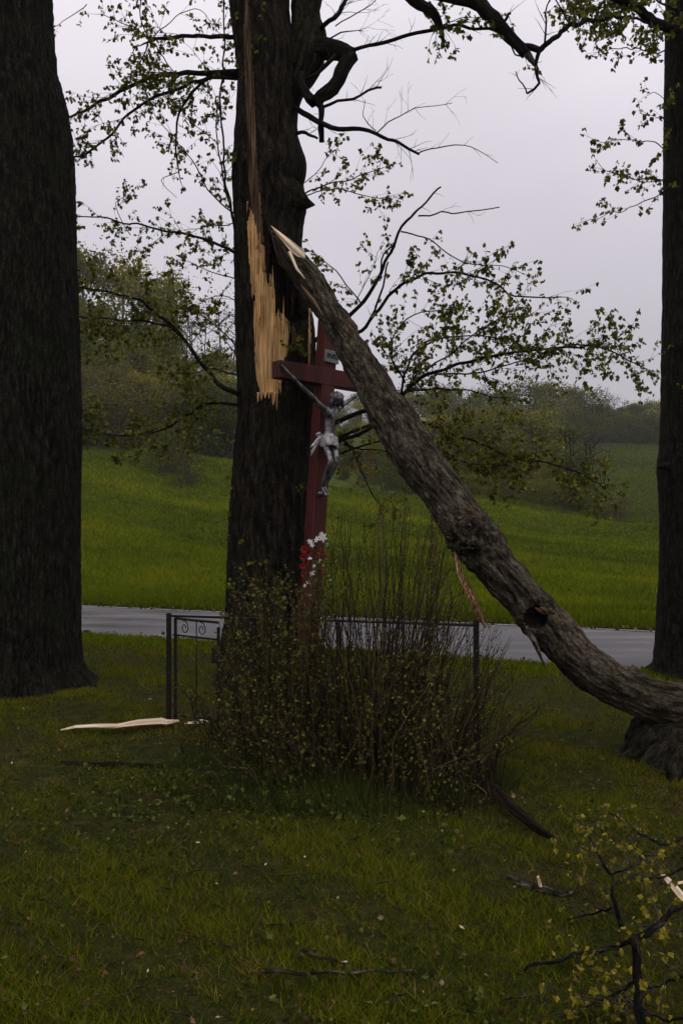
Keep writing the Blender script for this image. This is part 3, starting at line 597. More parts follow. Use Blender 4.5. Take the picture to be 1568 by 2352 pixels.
crown(rt, (RT.c[-1][0], 9.3, 12.0), (3.0, 2.8, 2.8), 2000, M['leaf'])
kb = MB(); kb.tube([P(1535, 1072, 8.98), P(1518, 1071, 8.96), P(1509, 1076, 8.95)], [.05, .035, .012], 8, .2); kb.build('bark_knob', M['bark_side'], rt)
tw = MB(); lf = MB(); LS[0] = .039
for c_, r_, n_ in (([(1560, 360, 9.3), (1500, 328, 8.8), (1440, 322, 8.7), (1368, 326, 8.6)], .008, 11), ([(1560, 420, 9.3), (1500, 412, 8.8), (1440, 408, 8.7), (1372, 380, 8.6)], .009, 14),
                   ([(1560, 400, 9.3), (1500, 420, 8.8), (1430, 400, 8.7), (1400, 400, 8.65)], .007, 10), ([(1560, 415, 9.3), (1480, 465, 8.8), (1420, 485, 8.7), (1352, 505, 8.6)], .008, 11), ([(1560, 260, 9.3), (1510, 215, 8.8), (1490, 216, 8.8)], .006, 5), ([(1560, 300, 9.3), (1520, 270, 8.8), (1500, 268, 8.8)], .006, 4)):
    mbx = MB(); branch(tw, lf, c_, r_, .003, 1.2, n_, tl=(.08, .22), limb_mb=mbx); mbx.build('limb', M['bark_side'], rt)
for c_ in ([(1560, 75, 9.3), (1498, 48, 8.6), (1457, 17, 8.4), (1400, -10, 8.2), (1330, -40, 8.0)],):
    mbx = MB(); branch(tw, lf, c_, .05, .028, 1.2, 34, tl=(.15, .4), limb_mb=mbx, amp=.015, start=.1); mbx.build('limb', M['bark_side'], rt)
mbx = MB(); branch(tw, lf, [(1560, 30, 9.3), (1480, -10, 8.6), (1400, 10, 8.4), (1330, 25, 8.3)], .014, .006, 1.3, 34, tl=(.15, .35), limb_mb=mbx); mbx.build('limb', M['bark_side'], rt)
mbx = MB(); branch(tw, lf, [(1560, 110, 9.3), (1500, 120, 8.6), (1440, 110, 8.5), (1380, 120, 8.4)], .010, .004, 1.0, 16, tl=(.12, .3), limb_mb=mbx); mbx.build('limb', M['bark_side'], rt)
tw.build('twigs', M['twig'], rt, kind='stuff'); lf.build('leaves', M['leaf'], rt, kind='stuff', smooth=False); LS[0] = .039

# ---- leaning broken stem
LOG = [(618, 520, 8.42, 6), (640, 552, 8.33, 44), (690, 622, 8.15, 86), (745, 697, 7.95, 92), (800, 790, 7.75, 96), (860, 890, 7.5, 104), (915, 985, 7.3, 112), (975, 1080, 7.1, 122), (1040, 1170, 6.95, 138), (1092, 1242, 6.8, 146), (1150, 1312, 6.65, 130), (1215, 1388, 6.5, 124), (1272, 1455, 6.35, 122), (1340, 1525, 6.2, 120), (1420, 1578, 6.1, 114), (1500, 1610, 6.0, 122), (1600, 1630, 5.95, 138), (1750, 1640, 5.9, 150), (2000, 1600, 5.9, 140)]
lrows = []
for u, v, D, w in LOG: p = P(u, v, D); w *= .90 * float(np.interp(u, [618, 640, 690, 800, 860, 915, 975, 1040, 1150, 1400, 1600], [1, .8, .78, .78, .86, .93, .90, .84, .86, .95, 1])); lrows.append((p.x, p.y, p.z, w / 2 / F * D))
HC = P(1234, 1420, 6.31); KC = P(1085, 1245, 6.60)
def lshape(p, c):
    d = (p - HC).length; r = 0
    if p.y < c.y:
        if d < .105: r -= .16 * float(sstep((1 - d / .10) * 1.6))
        if .06 < d < .19: r += .032 * math.exp(-((d - .125) / .026) ** 2) * (1 + .6 * mn.noise(p * 18))
    k = (p - KC).length
    if k < .36: r += .05 * float(sstep(1 - k / .36)) * (mn.noise(p * 13) * 2.0 + mn.noise(p * 28) * 1.3 + .55)
    r += .030 * mn.noise(p * 3.1) + .020 * mn.noise(p * 8) + .008 * mn.noise(p * 21)
    return r
LG = Trunk(lrows, 560, 150, .012, 13, seed=41, lobes=.02, shape=lshape, fine=.22)
log = empty('leaning_stem', P(1500, 1700, 5.9), 'long broken stem leaning from the split trunk down to the right over the lawn', 'fallen trunk')
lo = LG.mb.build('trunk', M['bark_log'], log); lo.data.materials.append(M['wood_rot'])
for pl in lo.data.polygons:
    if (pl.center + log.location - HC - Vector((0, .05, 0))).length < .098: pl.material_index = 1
LV = np.array([tuple(q) for q in LG.mb.v])
def lsurf(u, v, out_=0.0):
    U = CU + F * LV[:, 0] / LV[:, 1]; W = HV - F * (LV[:, 2] - EYE) / LV[:, 1]; d = (U - u) ** 2 + (W - v) ** 2; k = np.argsort(d)[:14]; y = LV[k, 1].min() - out_
    return P(u, v, y)
def slab(pts, w, th, mat, name, parent, seed=0, label=None):
    """splinter: ribbon with thickness through world points, widths w"""
    mb = MB(); m = len(pts); pts = [Vector(p) for p in pts]; vs = []; bk = []
    for i in range(m):
        t = (pts[min(i + 1, m - 1)] - pts[max(i - 1, 0)]).normalized(); s_ = t.cross(Vector((0, 1, 0))).normalized(); n_ = s_.cross(t).normalized()
        a = w[i] / 2 * (1 + .3 * mn.noise(Vector((i * 1.3, seed, 0)))); b = w[i] / 2 * (1 + .3 * mn.noise(Vector((i * 1.3, seed, 7)))); h = th * (.4 + .6 * w[i] / max(w))
        for q, hh in ((-a, 0), (-a * .2, h * .5), (b, h * .15), (b * .9, -h * .5), (-a * .8, -h * .5)): vs.append(pts[i] + s_ * q - n_ * hh if n_.y > 0 else pts[i] + s_ * q + n_ * hh); bk.append((q + seed, hh, i * .08))
    fs = [(i * 5 + k, i * 5 + (k + 1) % 5, i * 5 + 5 + (k + 1) % 5, i * 5 + 5 + k) for i in range(m - 1) for k in range(5)] + [(4, 3, 2, 1, 0), tuple((m - 1) * 5 + k for k in range(5))]
    mb.add(vs, fs, bk); return mb.build(name, mat, parent, smooth=False, label=label)
slab([P(622, 518, 8.2), P(640, 537, 8.12), P(660, 556, 8.03), P(676, 572, 7.98), P(690, 583, 7.95), P(700, 592, 7.93)], [.004, .035, .065, .085, .075, .02], .03, M['wood_pale'], 'splintered_tip', log, 2, 'pale bare splintered tip')
slab([P(664, 578, 7.96), P(674, 600, 7.90), P(682, 618, 7.86), P(700, 640, 7.83)], [.03, .025, .022, .006], .012, M['wood_pale'], 'bark_edge_splinter', log, 3)
slab([P(630, 545, 8.1), P(645, 580, 8.0), P(670, 620, 7.9), P(690, 660, 7.84)], [.02, .06, .05, .02], .02, M['wood_rot'], 'bark_edge_splinter', log, 4)
slab([P(690, 655, 7.85), P(720, 690, 7.78), P(742, 725, 7.74)], [.02, .05, .01], .02, M['wood_old'], 'bark_edge_splinter', log, 5)
for k in range(20):
    t = random.random(); u0 = 622 + 74 * t + random.gauss(0, 4); v0 = 528 + 62 * t + random.gauss(0, 5); L = random.uniform(40, 95)
    u0 -= random.uniform(0, 26); v0 += random.uniform(0, 26)
    a = lsurf(u0, v0, .0); slab([a, P(u0 + L * .25, v0 + L * .33, a.y - .03), P(u0 + L * .5, v0 + L * .62, a.y - .07), P(u0 + L * .72, v0 + L * .95, a.y - .10)], [.008, random.uniform(.02, .045), random.uniform(.02, .04), .004], .018, M[random.choice(['wood_rot', 'wood_rot', 'wood_rot', 'wood_old'])], 'torn_sliver', log, 30 + k)
kn = MB()
for k in range(46):
    p = lsurf(1085 + random.gauss(0, 26), 1245 + random.gauss(0, 22), -.005)
    r = random.uniform(.010, .028); kn.tube([p + Vector((0, .06, 0)), p + Vector((0, .01, 0)), p + Vector((0, -.3 * r, 0))], [r * 1.3, r, r * .3], 7, .25, rnd=random.random())
kn.build('burl_knots', M['bark_knot'], log, kind='stuff')
slab([P(1046, 1268, 6.74), P(1054, 1315, 6.7), P(1074, 1352, 6.68), P(1090, 1388, 6.67), P(1100, 1412, 6.67), P(1112, 1440, 6.68)], [.03, .035, .055, .06, .05, .01], .025, bark_mat('orange_wood', [(.3, (.16, .06, .03)), (.5, (.42, .22, .11)), (.7, (.62, .42, .27))], None, sc=(1, 1, .1), f=40), 'hanging_splinter', log, 8, 'orange splinter hanging under the stem')
for q, (a, b, c_) in enumerate((((1222, 1462), (1235, 1495), (1252, 1535)), ((1205, 1440), (1228, 1478), (1236, 1500)), ((1250, 1475), (1275, 1490), (1300, 1520)))):
    slab([P(*a, 6.25), P(*b, 6.2), P(*c_, 6.2)], [.05, .028, .006], .02, M['bark_knot'], 'torn_stub', log, 10 + q)
# rotting wood above the hollow
for q in range(5):
    t = q * .35 + .5; a = HC + Vector((math.cos(t) * .11, -.07, math.sin(t) * .085)); slab([a, a + Vector((.03, -.01, -.015)), a + Vector((.07, .0, -.05))], [.01, .035, .006], .012, M['wood_old'], 'rotten_flake', log, q)
# stump that carries it
ST = Trunk([(2.44, 6.0, -.08, .80), (2.43, 6.0, .0, .64), (2.41, 6.02, .07, .52), (2.40, 6.04, .15, .42), (2.40, 6.05, .25, .36), (2.40, 6.05, .33, .22)], 90, 150, .026, 11, seed=57, lobes=.03, flare=-.25)
st = empty('tree_stump', (2.52, 5.8, 0), 'dark mossy stump with spreading roots under the low end of the leaning stem', 'stump'); ST.mb.build('stump_body', M['stump'], st)
for k, (a, b) in enumerate((((1500, 1690, 5.85), (1365, 1745, 5.9)), ((1560, 1720, 5.45), (1525, 1800, 5.3)))):
    m_ = MB(); p0, p1 = P(*a), P(*b); p1.z = -.02; m_.tube(wiggle([p0, (p0 + p1) / 2 + Vector((0, 0, -.06)), p1], .02, 14), [.075 - .005 * i for i in range(14)], 10, .10); m_.build('root', M['stump'], st)

# ------------------------------------------------------------------ wayside cross
YAW = math.radians(38)
cb = Vector(((699 - CU) / F * 8.1, 8.1, 0)); TILT = math.radians(4.5)
cross = empty('wayside_cross', cb, 'tall dark red wooden wayside cross standing before the split trunk', 'cross'); cross.rotation_euler = (0, TILT, YAW)
def bevel(o, w=.006):
    b = o.modifiers.new('bevel', 'BEVEL'); b.width = w; b.segments = 2; return o
m_ = MB(); m_.box((0, 0, 1.74), (.15, .13, 3.52)); bevel(m_.build('post', M['red_paint'], cross, False, local=1))
CZ = 2.955
m_ = MB(); m_.box((0, -.004, CZ), (1.10, .13, .155), Matrix.Rotation(-TILT * .55, 3, 'Y')); bevel(m_.build('crossbar', M['red_paint'], cross, False, local=1))
m_ = MB(); m_.box((.005, -.08, 3.14), (.16, .02, .115)); pq = bevel(m_.build('name_plaque', M['plaque'], cross, False, local=1), .003)
cu = bpy.data.curves.new('inscription', 'FONT'); cu.body = 'INRI'; cu.size = .068; cu.extrude = .002; cu.align_x = 'CENTER'; cu.align_y = 'CENTER'
tmp = bpy.data.objects.new('tmp', cu); C.objects.link(tmp); bpy.context.view_layer.update()
me = bpy.data.meshes.new_from_object(tmp.evaluated_get(bpy.context.evaluated_depsgraph_get())); bpy.data.objects.remove(tmp)
me.materials.clear(); me.materials.append(M['iron']); io = bpy.data.objects.new('inscription', me); C.objects.link(io); io.parent = pq
io.location = (.005, -.0925, 3.14); io.rotation_euler = (math.radians(90), 0, 0)
m_ = MB(); m_.box((0, 0, .04), (.30, .30, .18)); bevel(m_.build('footing', plain_mat('concrete', (.02, .02, .015), (.04, .04, .03), 20, .9), cross, False, local=1), .02)

# ---- figure on the cross (silver painted)
figp = Vector((0, -.085, 0))
fig = empty('crucified_figure', cb + Vector((-.035, -.02, 0)), 'silver painted statue of a crucified man in a loincloth hanging on the red cross', 'statue'); fig.rotation_euler = (0, TILT, YAW)
def skin(name, chains, parent, mat, lv=2):
    """chains: lists of ((x,y,z), rx, ry); chains start at an existing point when it repeats"""
    vs = []; es = []; rad = []
    def idx(p, r):
        for i, q in enumerate(vs):
            if (Vector(q) - Vector(p)).length < 1e-5: return i
        vs.append(p); rad.append(r); return len(vs) - 1
    for ch in chains:
        pr = None
        for p, rx, ry in ch:
            i = idx(p, (rx, ry))
            if pr is not None and pr != i: es.append((pr, i))
            pr = i
    me = bpy.data.meshes.new(name); me.from_pydata(vs, es, []); me.materials.append(mat)
    o = bpy.data.objects.new(name, me); C.objects.link(o); o.parent = parent
    s = o.modifiers.new('skin', 'SKIN'); s.use_smooth_shade = True; s.branch_smoothing = .4
    for i, d in enumerate(me.skin_vertices[0].data): d.radius = (rad[i][0] * .88, rad[i][1] * .88); d.use_root = (i == 0); d.use_loose = False
    ss = o.modifiers.new('sub', 'SUBSURF'); ss.levels = lv; ss.render_levels = lv
    return o
y0 = -.15
pel = ((.02, y0, 2.36), .062, .048); wst = ((.015, y0 - .005, 2.44), .050, .038); rib = ((.01, y0 - .02, 2.54), .066, .048); che = ((.01, y0 - .015, 2.615), .075, .048); nk = ((.02, y0 - .02, 2.675), .028, .028)
body = [[pel, wst, rib, che, nk, ((.028, y0 - .04, 2.71), .026, .028)]]
for s, hx in ((-1, -.50), (1, .50)):
    body.append([che, ((s * .095, y0 - .005, 2.655), .034, .032), ((s * .20, y0 + .005, 2.735), .026, .025), ((s * .30, y0 + .02, 2.80), .021, .020), ((s * .40, y0 + .04, 2.88), .019, .018), ((hx * .97, y0 + .055, 2.945), .012, .012), ((hx * 1.03, y0 + .06, 2.962), .019, .009)])
for s in (-1, 1):
    body.append([pel, ((.02 + s * .045, y0 - .01, 2.315), .044, .042), ((.015 + s * .042, y0 - .075, 2.23), .036, .036), ((.01 + s * .034, y0 - .11, 2.155), .029, .030), ((.005 + s * .030, y0 - .075, 2.08), .028, .030), ((s * .022, y0 - .02, 1.98), .018, .019), ((s * .016, y0 + .0, 1.925), .014, .016), ((s * .014, y0 - .04, 1.875), .017, .013), ((s * .013, y0 - .07, 1.845), .012, .008)])
skin('body', body, fig, M['silver'])
m_ = MB()                                            # fingers
for s in (-1, 1):
    for k in range(4):
        b = Vector((s * (.515 + .004), y0 + .055, 2.955 + .0085 * k - .008)); L = (.030, .036, .034, .027)[k]
        d = Vector((s * .8, -.15, .35 + .12 * k)).normalized(); m_.tube([b, b + d * L * .5, b + d * L * .8 + Vector((0, -.006, 0)), b + d * L * .9 + Vector((0, -.014, -.004))], [.0048, .0044, .004, .003], 6)
    b = Vector((s * .50, y0 + .045, 2.972)); m_.tube([b, b + Vector((s * .006, -.012, .014)), b + Vector((s * .012, -.02, .022))], [.0055, .005, .0035], 6)
m_.build('fingers', M['silver'], fig, local=1, kind='stuff')
m_ = MB()                                            # head with face, beard
hc = Vector((.035, y0 - .065, 2.735)); R3 = Matrix.Rotation(math.radians(28), 3, 'X') @ Matrix.Rotation(math.radians(-16), 3, 'Y')
vs = []; n_, k_ = 18, 14
for i in range(k_ + 1):
    ph = math.pi * i / k_
    for j in range(n_):
        th = 2 * math.pi * j / n_; x = math.sin(ph) * math.cos(th); y = math.sin(ph) * math.sin(th); z = math.cos(ph)
        q = Vector((x * .050, y * .058, z * .072)); f = max(0, -y)
        if z < -.2: q.x *= 1 + (z + .2) * .35
        q.y -= .020 * math.exp(-((x / .16) ** 2) - ((z + .12) / .22) ** 2) * f     # nose
        q.y += .008 * math.exp(-(((abs(x) - .36) / .16) ** 2) - ((z - .08) / .12) ** 2) * f  # eyes
        q.y -= .010 * math.exp(-((x / .4) ** 2) - ((z + .75) / .25) ** 2) * f; 
        if z < -.6: q.z -= .015 * f                   # beard
        vs.append(hc + R3 @ q)
m_.add(vs, [(i * n_ + j, (i + 1) * n_ + j, (i + 1) * n_ + (j + 1) % n_, i * n_ + (j + 1) % n_) for i in range(k_) for j in range(n_)])
m_.build('head', M['silver'], fig, local=1)
m_ = MB()
for k in range(34):
    t = random.uniform(-.3, math.pi + .3); a = hc + R3 @ Vector((math.cos(t) * .048, math.sin(t) * .052, .045)); b = hc + R3 @ Vector((math.cos(t) * .062, math.sin(t) * .06 - .005, -.03)); c_ = b + Vector((random.uniform(-.01, .01), 0, -.05))
    m_.tube([a, b, c_], [.010, .010, .004], 5)
m_.build('hair', M['silver'], fig, local=1)
m_ = MB()
for k in range(2): m_.tube([hc + R3 @ Vector((math.cos(t) * .058, math.sin(t) * .064, .028 + .008 * math.sin(t * 5 + k * 3))) for t in np.linspace(0, 6.283, 26)], .006, 5)
for k in range(14):
    t = k * .45; a = hc + R3 @ Vector((math.cos(t) * .06, math.sin(t) * .066, .03)); m_.tube([a, a + (R3 @ Vector((math.cos(t), math.sin(t), random.uniform(-.6, .8)))) * .018], [.003, .0008], 4)
m_.build('crown_of_thorns', M['silver'], fig, local=1)
m_ = MB()                                            # loincloth: pleated wrap and hanging knot at the hip
rows = []; n_ = 48
for i, (z, rx, ry) in enumerate(((2.405, .064, .050), (2.395, .076, .062), (2.37, .082, .066), (2.335, .086, .074), (2.30, .086, .086), (2.294, .080, .080))):
    for j in range(n_):
        t = 2 * math.pi * j / n_; f = 1 + .05 * math.sin(t * 11 + i * .9) ; rows.append(Vector((.02 + math.cos(t) * rx * f, y0 - .015 + math.sin(t) * ry * f, z + .012 * math.sin(t * 3 + 1))))
m_.add(rows, [(i * n_ + j, i * n_ + (j + 1) % n_, (i + 1) * n_ + (j + 1) % n_, (i + 1) * n_ + j) for i in range(5) for j in range(n_)])
kx = Vector((-.095, y0 - .03, 2.38))
for k in range(5):
    a = kx + Vector((random.uniform(-.01, .01), -.005 * k, 0)); L = (.14, .17, .19, .16, .12)[k]
    m_.tube([a, a + Vector((-.03 - .008 * k, -.01, -L * .35)), a + Vector((-.055 - .01 * k, -.01, -L * .75)), a + Vector((-.075 - .012 * k, -.006, -L))], [.010, .012, .012, .007], 6, .15)
m_.tube([kx, kx + Vector((-.03, -.02, .02)), kx + Vector((-.06, -.02, .005)), kx + Vector((-.035, -.02, -.012)), kx], [.013, .013, .011, .011, .012], 7)
m_.build('loincloth', M['silver_highlit'], fig, local=1)
m_ = MB(); m_.box((0, y0 + .035, 1.865), (.07, .055, .03), Matrix.Rotation(math.radians(-20), 3, 'X')); m_.build('foot_rest', M['silver'], fig, local=1)

# ---- flowers tied to the post
def flower(parent, p, size, mat, name, petals=6, face=None):
    m_ = MB(); n0 = (face or Vector((random.gauss(0, .4), -1, random.gauss(.3, .4)))).normalized(); a = n0.orthogonal().normalized(); b = n0.cross(a)
    for k in range(petals):
        t = 2 * math.pi * k / petals + random.uniform(-.15, .15); d = a * math.cos(t) + b * math.sin(t); w = d.cross(n0); s_ = size * random.uniform(.85, 1.15)
        m_.add([p, p + d * s_ * .45 + w * s_ * .22 + n0 * s_ * .18, p + d * s_ + n0 * s_ * .12, p + d * s_ * .45 - w * s_ * .22 + n0 * s_ * .18, p + d * s_ * .5 + n0 * s_ * .10], [(0, 1, 4), (1, 2, 4), (2, 3, 4), (3, 0, 4)])
    m_.tube([p, p + n0 * size * .35], [size * .09, size * .05], 5)
    return m_.build(name, mat, parent, smooth=False)
def rose(parent, p, size, mat):
    m_ = MB()
    for ring, (rr, n_, h) in enumerate(((.25, 4, .55), (.55, 5, .45), (.9, 6, .25))):
        for k in range(n_):
            t = 2 * math.pi * k / n_ + ring; d = Vector((math.cos(t), 0, math.sin(t))); w = Vector((-math.sin(t), 0, math.cos(t)))
            q = p + Vector((0, -size * h, 0)); m_.add([p, q + d * size * rr * .8 + w * size * .4, q + d * size * rr * 1.15, q + d * size * rr * .8 - w * size * .4], [(0, 1, 2), (0, 2, 3)])
    m_.build('rose', mat, parent, smooth=False)
fD = 7.93
wb = empty('white_flower_bouquet', P(735, 1330, fD), 'bunch of white star shaped artificial flowers tied to the foot of the red cross', 'flowers')
for u, v, s in ((742, 1235, .045), (728, 1240, .034), (712, 1244, .030), (738, 1228, .03), (716, 1252, .024), (736, 1287, .020), (712, 1283, .022), (722, 1300, .020), (716, 1318, .026), (708, 1338, .024), (722, 1312, .016), (758, 1333, .014), (700, 1345, .018), (730, 1360, .016), (712, 1366, .018), (752, 1250, .018)):
    flower(wb, P(u, v, fD + random.uniform(-.05, .03)), s * 1.15, M['white_petal'], 'flower')
m_ = MB()
for u, v in ((742, 1240), (728, 1245), (712, 1250), (720, 1320), (708, 1345)): m_.tube(wiggle([P(u, v, fD + .02), P(725, 1330, fD + .03), P(722, 1420, fD + .06)], .01, 8), .003, 4)
for k in range(40): leaf_quads(m_, P(random.uniform(695, 755), random.uniform(1250, 1390), fD + .02), .04, 1)
m_.build('stems', M['weed'], wb, kind='stuff')
rb = empty('red_flower_bouquet', P(700, 1320, fD), 'cluster of deep red artificial roses at the left of the cross post', 'flowers')
for k, (u, v, s) in enumerate(((698, 1262, .040), (708, 1270, .038), (696, 1280, .036), (740, 1270, .03), (748, 1280, .028), (703, 1292, .034), (740, 1300, .03), (694, 1300, .03), (712, 1258, .03), (730, 1275, .03), (697, 1320, .026), (745, 1320, .024))): rose(rb, P(u, v, fD + .0 + .02 * (k % 3)), s * .9, M['red_petal'])
m_ = MB(); m_.tube(wiggle([P(700, 1270, fD + .04), P(712, 1350, fD + .05), P(720, 1420, fD + .08)], .01, 8), .004, 4); m_.build('stems', M['weed'], rb)

# ------------------------------------------------------------------ iron fence
A_ = Vector(((388 - CU) / F * 7.0, 7.0, 0)); B_ = Vector(((1093 - CU) / F * 6.35, 6.35, 0)); FH = .88
fen = empty('iron_fence', A_, 'low black iron fence with thin rails round the cross behind the shrub', 'fence')
def dirp(t, z): return A_ + (B_ - A_) * t + Vector((0, 0, z))
for t, w, h in ((0, .036, .885), (.575, .034, .86), (1.0, .038, .90)):
    m_ = MB(); p = dirp(t, 0); m_.box(p + Vector((0, 0, h / 2 - .03)), (w, w, h + .06)); bevel(m_.build('post', M['iron'], fen, False), .004)
for z in (.862, .12):
    m_ = MB(); a, b = dirp(.0 if z > .5 else .19, z), dirp(1.0, z); m_.tube([a, (a + b) / 2 + Vector((0, .0, .004)), b], .010 if z > .8 else .008, 6); m_.build('rail', M['iron'], fen)
for k in range(2):
    m_ = MB(); p = dirp(.36 + k * .42, 0); m_.tube([p + Vector((0, 0, .12)), p + Vector((0, 0, .84))], .006, 6); m_.build('bar', M['iron'], fen)
gt = empty('iron_gate', A_ + Vector((.05, -.02, 0)), 'black iron gate with thin curled rails beside the tall left fence post', 'gate')
g0 = A_ + Vector((.055, -.015, 0)); gd = Vector((.38, -.30, 0))
m_ = MB(); m_.box(g0 + Vector((0, 0, .45)), (.022, .022, .80)); m_.build('stile', M['iron'], gt, False)
m_ = MB(); m_.box(g0 + gd + Vector((0, 0, .43)), (.022, .022, .76)); m_.build('stile', M['iron'], gt, False)
for z, r in ((.845, .010), (.715, .008), (.10, .009)):
    m_ = MB(); m_.tube([g0 + Vector((0, 0, z)), g0 + gd + Vector((0, 0, z))], r, 6); m_.build('rail', M['iron'], gt)
for k in range(2):
    c_ = g0 + gd * (.22 + .40 * k) + Vector((0, 0, .78)); m_ = MB(); g_ = gd.normalized()
    m_.tube([c_ + g_ * (math.cos(t) * (.014 + .004 * t)) + Vector((0, 0, math.sin(t) * (.014 + .005 * t))) for t in np.linspace(0, 8.2, 26)], .004, 5); m_.build('scroll', M['iron'], gt)
for k in range(1): m_ = MB(); c_ = g0 + gd * (.5 + .25 * k); m_.tube([c_ + Vector((0, 0, .1)), c_ + Vector((0, 0, .845))], .005, 5); m_.build('bar', M['iron'], gt)
m_ = MB(); m_.box(g0 + gd * .93 + Vector((0, -.02, .60)), (.05, .04, .12)); bevel(m_.build('lock_box', M['iron'], gt, False), .008)

# ------------------------------------------------------------------ the shrub
TOPU = [480, 520, 560, 640, 700, 740, 780, 850, 900, 950, 1010, 1050, 1100, 1150, 1200, 1260]; TOPV = [1480, 1350, 1285, 1290, 1330, 1260, 1170, 1140, 1120, 1130, 1160, 1270, 1390, 1440, 1530, 1660]
def shrub(name, label, ulo, uhi, n, basec, D0, leafd, cat='shrub', sz=.016, topoff=0, rng=.5, leafrnd=(0, 1), thin=.0038):
    root = empty(name, (P(basec, 1800, D0).x, D0, 0), label, cat); sb = MB(); lb = MB()
    for k in range(n):
        u = random.uniform(ulo, uhi); tv = np.interp(u, TOPU, TOPV) + topoff; v = tv + (random.random() ** 1.6) * (1700 - tv) * rng
        Dt = D0 + random.gauss(0, .30); tip = P(u, v, Dt); b = Vector((P(basec + (u - basec) * .5 + random.gauss(0, 28), 1800, D0).x, D0 + (Dt - D0) * .6, -.02))
        h = tip.z - b.z; mid = b + Vector(((tip.x - b.x) * .25, (tip.y - b.y) * .3, h * .5)); m = 10; pts = wiggle([b, mid, tip], .07, m); r = thin * random.uniform(.7, 1.5)
        rn = random.random(); sb.tube(pts, [r * (1.25 - i / m) for i in range(m)], 3, rnd=rn, cap=False)
        for _ in range(int(h * random.uniform(2, 5))):
            i = random.randrange(2, m - 1); d = (pts[i + 1] - pts[i]).normalized() + Vector((random.gauss(0, .45), random.gauss(0, .4), random.gauss(0, .2))); L = random.uniform(.08, .35) * min(1, (1 - i / m) + .35)
            q = pts[i] + d.normalized() * L; mm = (pts[i] + q) / 2 + Vector((random.gauss(0, .012), 0, random.gauss(0, .012))); sb.tube([pts[i], mm, q], [.0018, .0014, .0009], 3, rnd=rn, cap=False)
            for _ in range(int(leafd * random.uniform(4, 12))): w_ = random.random(); leaf_quads(lb, pts[i] + (q - pts[i]) * w_, sz, 1, .1); lb.rnd[-5:] = [random.uniform(*leafrnd)] * 5
        for _ in range(int(leafd * h * 26)):
            i = random.random() ** 1.3 * (m - 1.01); p = pts[int(i)].lerp(pts[int(i) + 1], i - int(i)); leaf_quads(lb, p + Vector((random.gauss(0, .02), random.gauss(0, .02), 0)), sz, 1, .1); lb.rnd[-5:] = [random.uniform(*leafrnd)] * 5
    sb.build('stems', M['stem'], root, kind='stuff'); lb.build('leaves', M['leaf_bush'], root, kind='stuff', smooth=False); return root
shrub('shrub', 'leafy brown and green shrub left of the cross with small yellowish leaves', 475, 790, 150, 675, 5.9, .75, sz=.024, rng=.8)
shrub('shrub', 'dense bare reddish shrub of thin upright canes right of the cross', 700, 1090, 205, 865, 5.8, .20, sz=.015, rng=.7)
shrub('shrub', 'low thin twigged shrub leaning out over the lawn under the leaning stem', 980, 1250, 120, 960, 5.6, .45, sz=.015, rng=.9)
shrub('shrub', 'loose leafy suckers spreading from the left shrub towards the gate', 400, 600, 60, 570, 6.2, .8, sz=.022, topoff=70, rng=.9)
shrub('shrub', 'tangled low undergrowth in front of the red flowers', 420, 1150, 180, 800, 5.45, .8, sz=.024, topoff=330, rng=.95, leafrnd=(0, .85))
shrub('shrub', 'small yellow leaved bush at the right foot of the cane shrub', 900, 1140, 50, 1010, 5.2, .6, sz=.020, topoff=420, rng=.8, leafrnd=(.6, 1))

# ------------------------------------------------------------------ grass and litter (numpy)
def blades(name, label, N, sampler, hgt, wid, mat, parent=None, lean=.5):
    x, y, hs, rn = sampler(N); n = len(x); z = terrain_z(x, y); h = hgt * hs; th = rs.uniform(0, 2 * np.pi, n); w = wid * (0.7 + .6 * rs.rand(n)) * np.maximum(1, y / 5.0)
    lx, ly = rs.normal(0, lean, n) * h, rs.normal(0, lean, n) * h
    a = np.stack([x - np.cos(th) * w, y - np.sin(th) * w, z - .004], -1); b = np.stack([x + np.cos(th) * w, y + np.sin(th) * w, z - .004], -1)
    c = np.stack([x + lx, y + ly, z + h], -1); V = np.stack([a, b, c], 1).reshape(-1, 3).astype(np.float32)
    me = bpy.data.meshes.new(name); me.vertices.add(3 * n); me.vertices.foreach_set('co', V.ravel()); me.loops.add(3 * n); me.loops.foreach_set('vertex_index', np.arange(3 * n, dtype=np.int32))
    me.polygons.add(n); me.polygons.foreach_set('loop_start', np.arange(0, 3 * n, 3, dtype=np.int32)); me.polygons.foreach_set('loop_total', np.full(n, 3, dtype=np.int32)); me.update(calc_edges=True)
    at = me.attributes.new('rnd', 'FLOAT', 'POINT'); at.data.foreach_set('value', np.repeat(rn, 3).astype(np.float32)); me.materials.append(mat)
    o = bpy.data.objects.new(name, me); C.objects.link(o); return tag(o, label, kind='stuff')
def vnoise(x, y, f, sd=0):
    return (np.sin(x * f + sd + 1.7 * np.sin(y * f * .7 + sd)) * np.cos(y * f * 1.1 + 2.1 * np.sin(x * f * .6 + sd * 2)) + .5 * np.sin(x * f * 2.3 + y * f * 1.9 + sd)) / 1.5
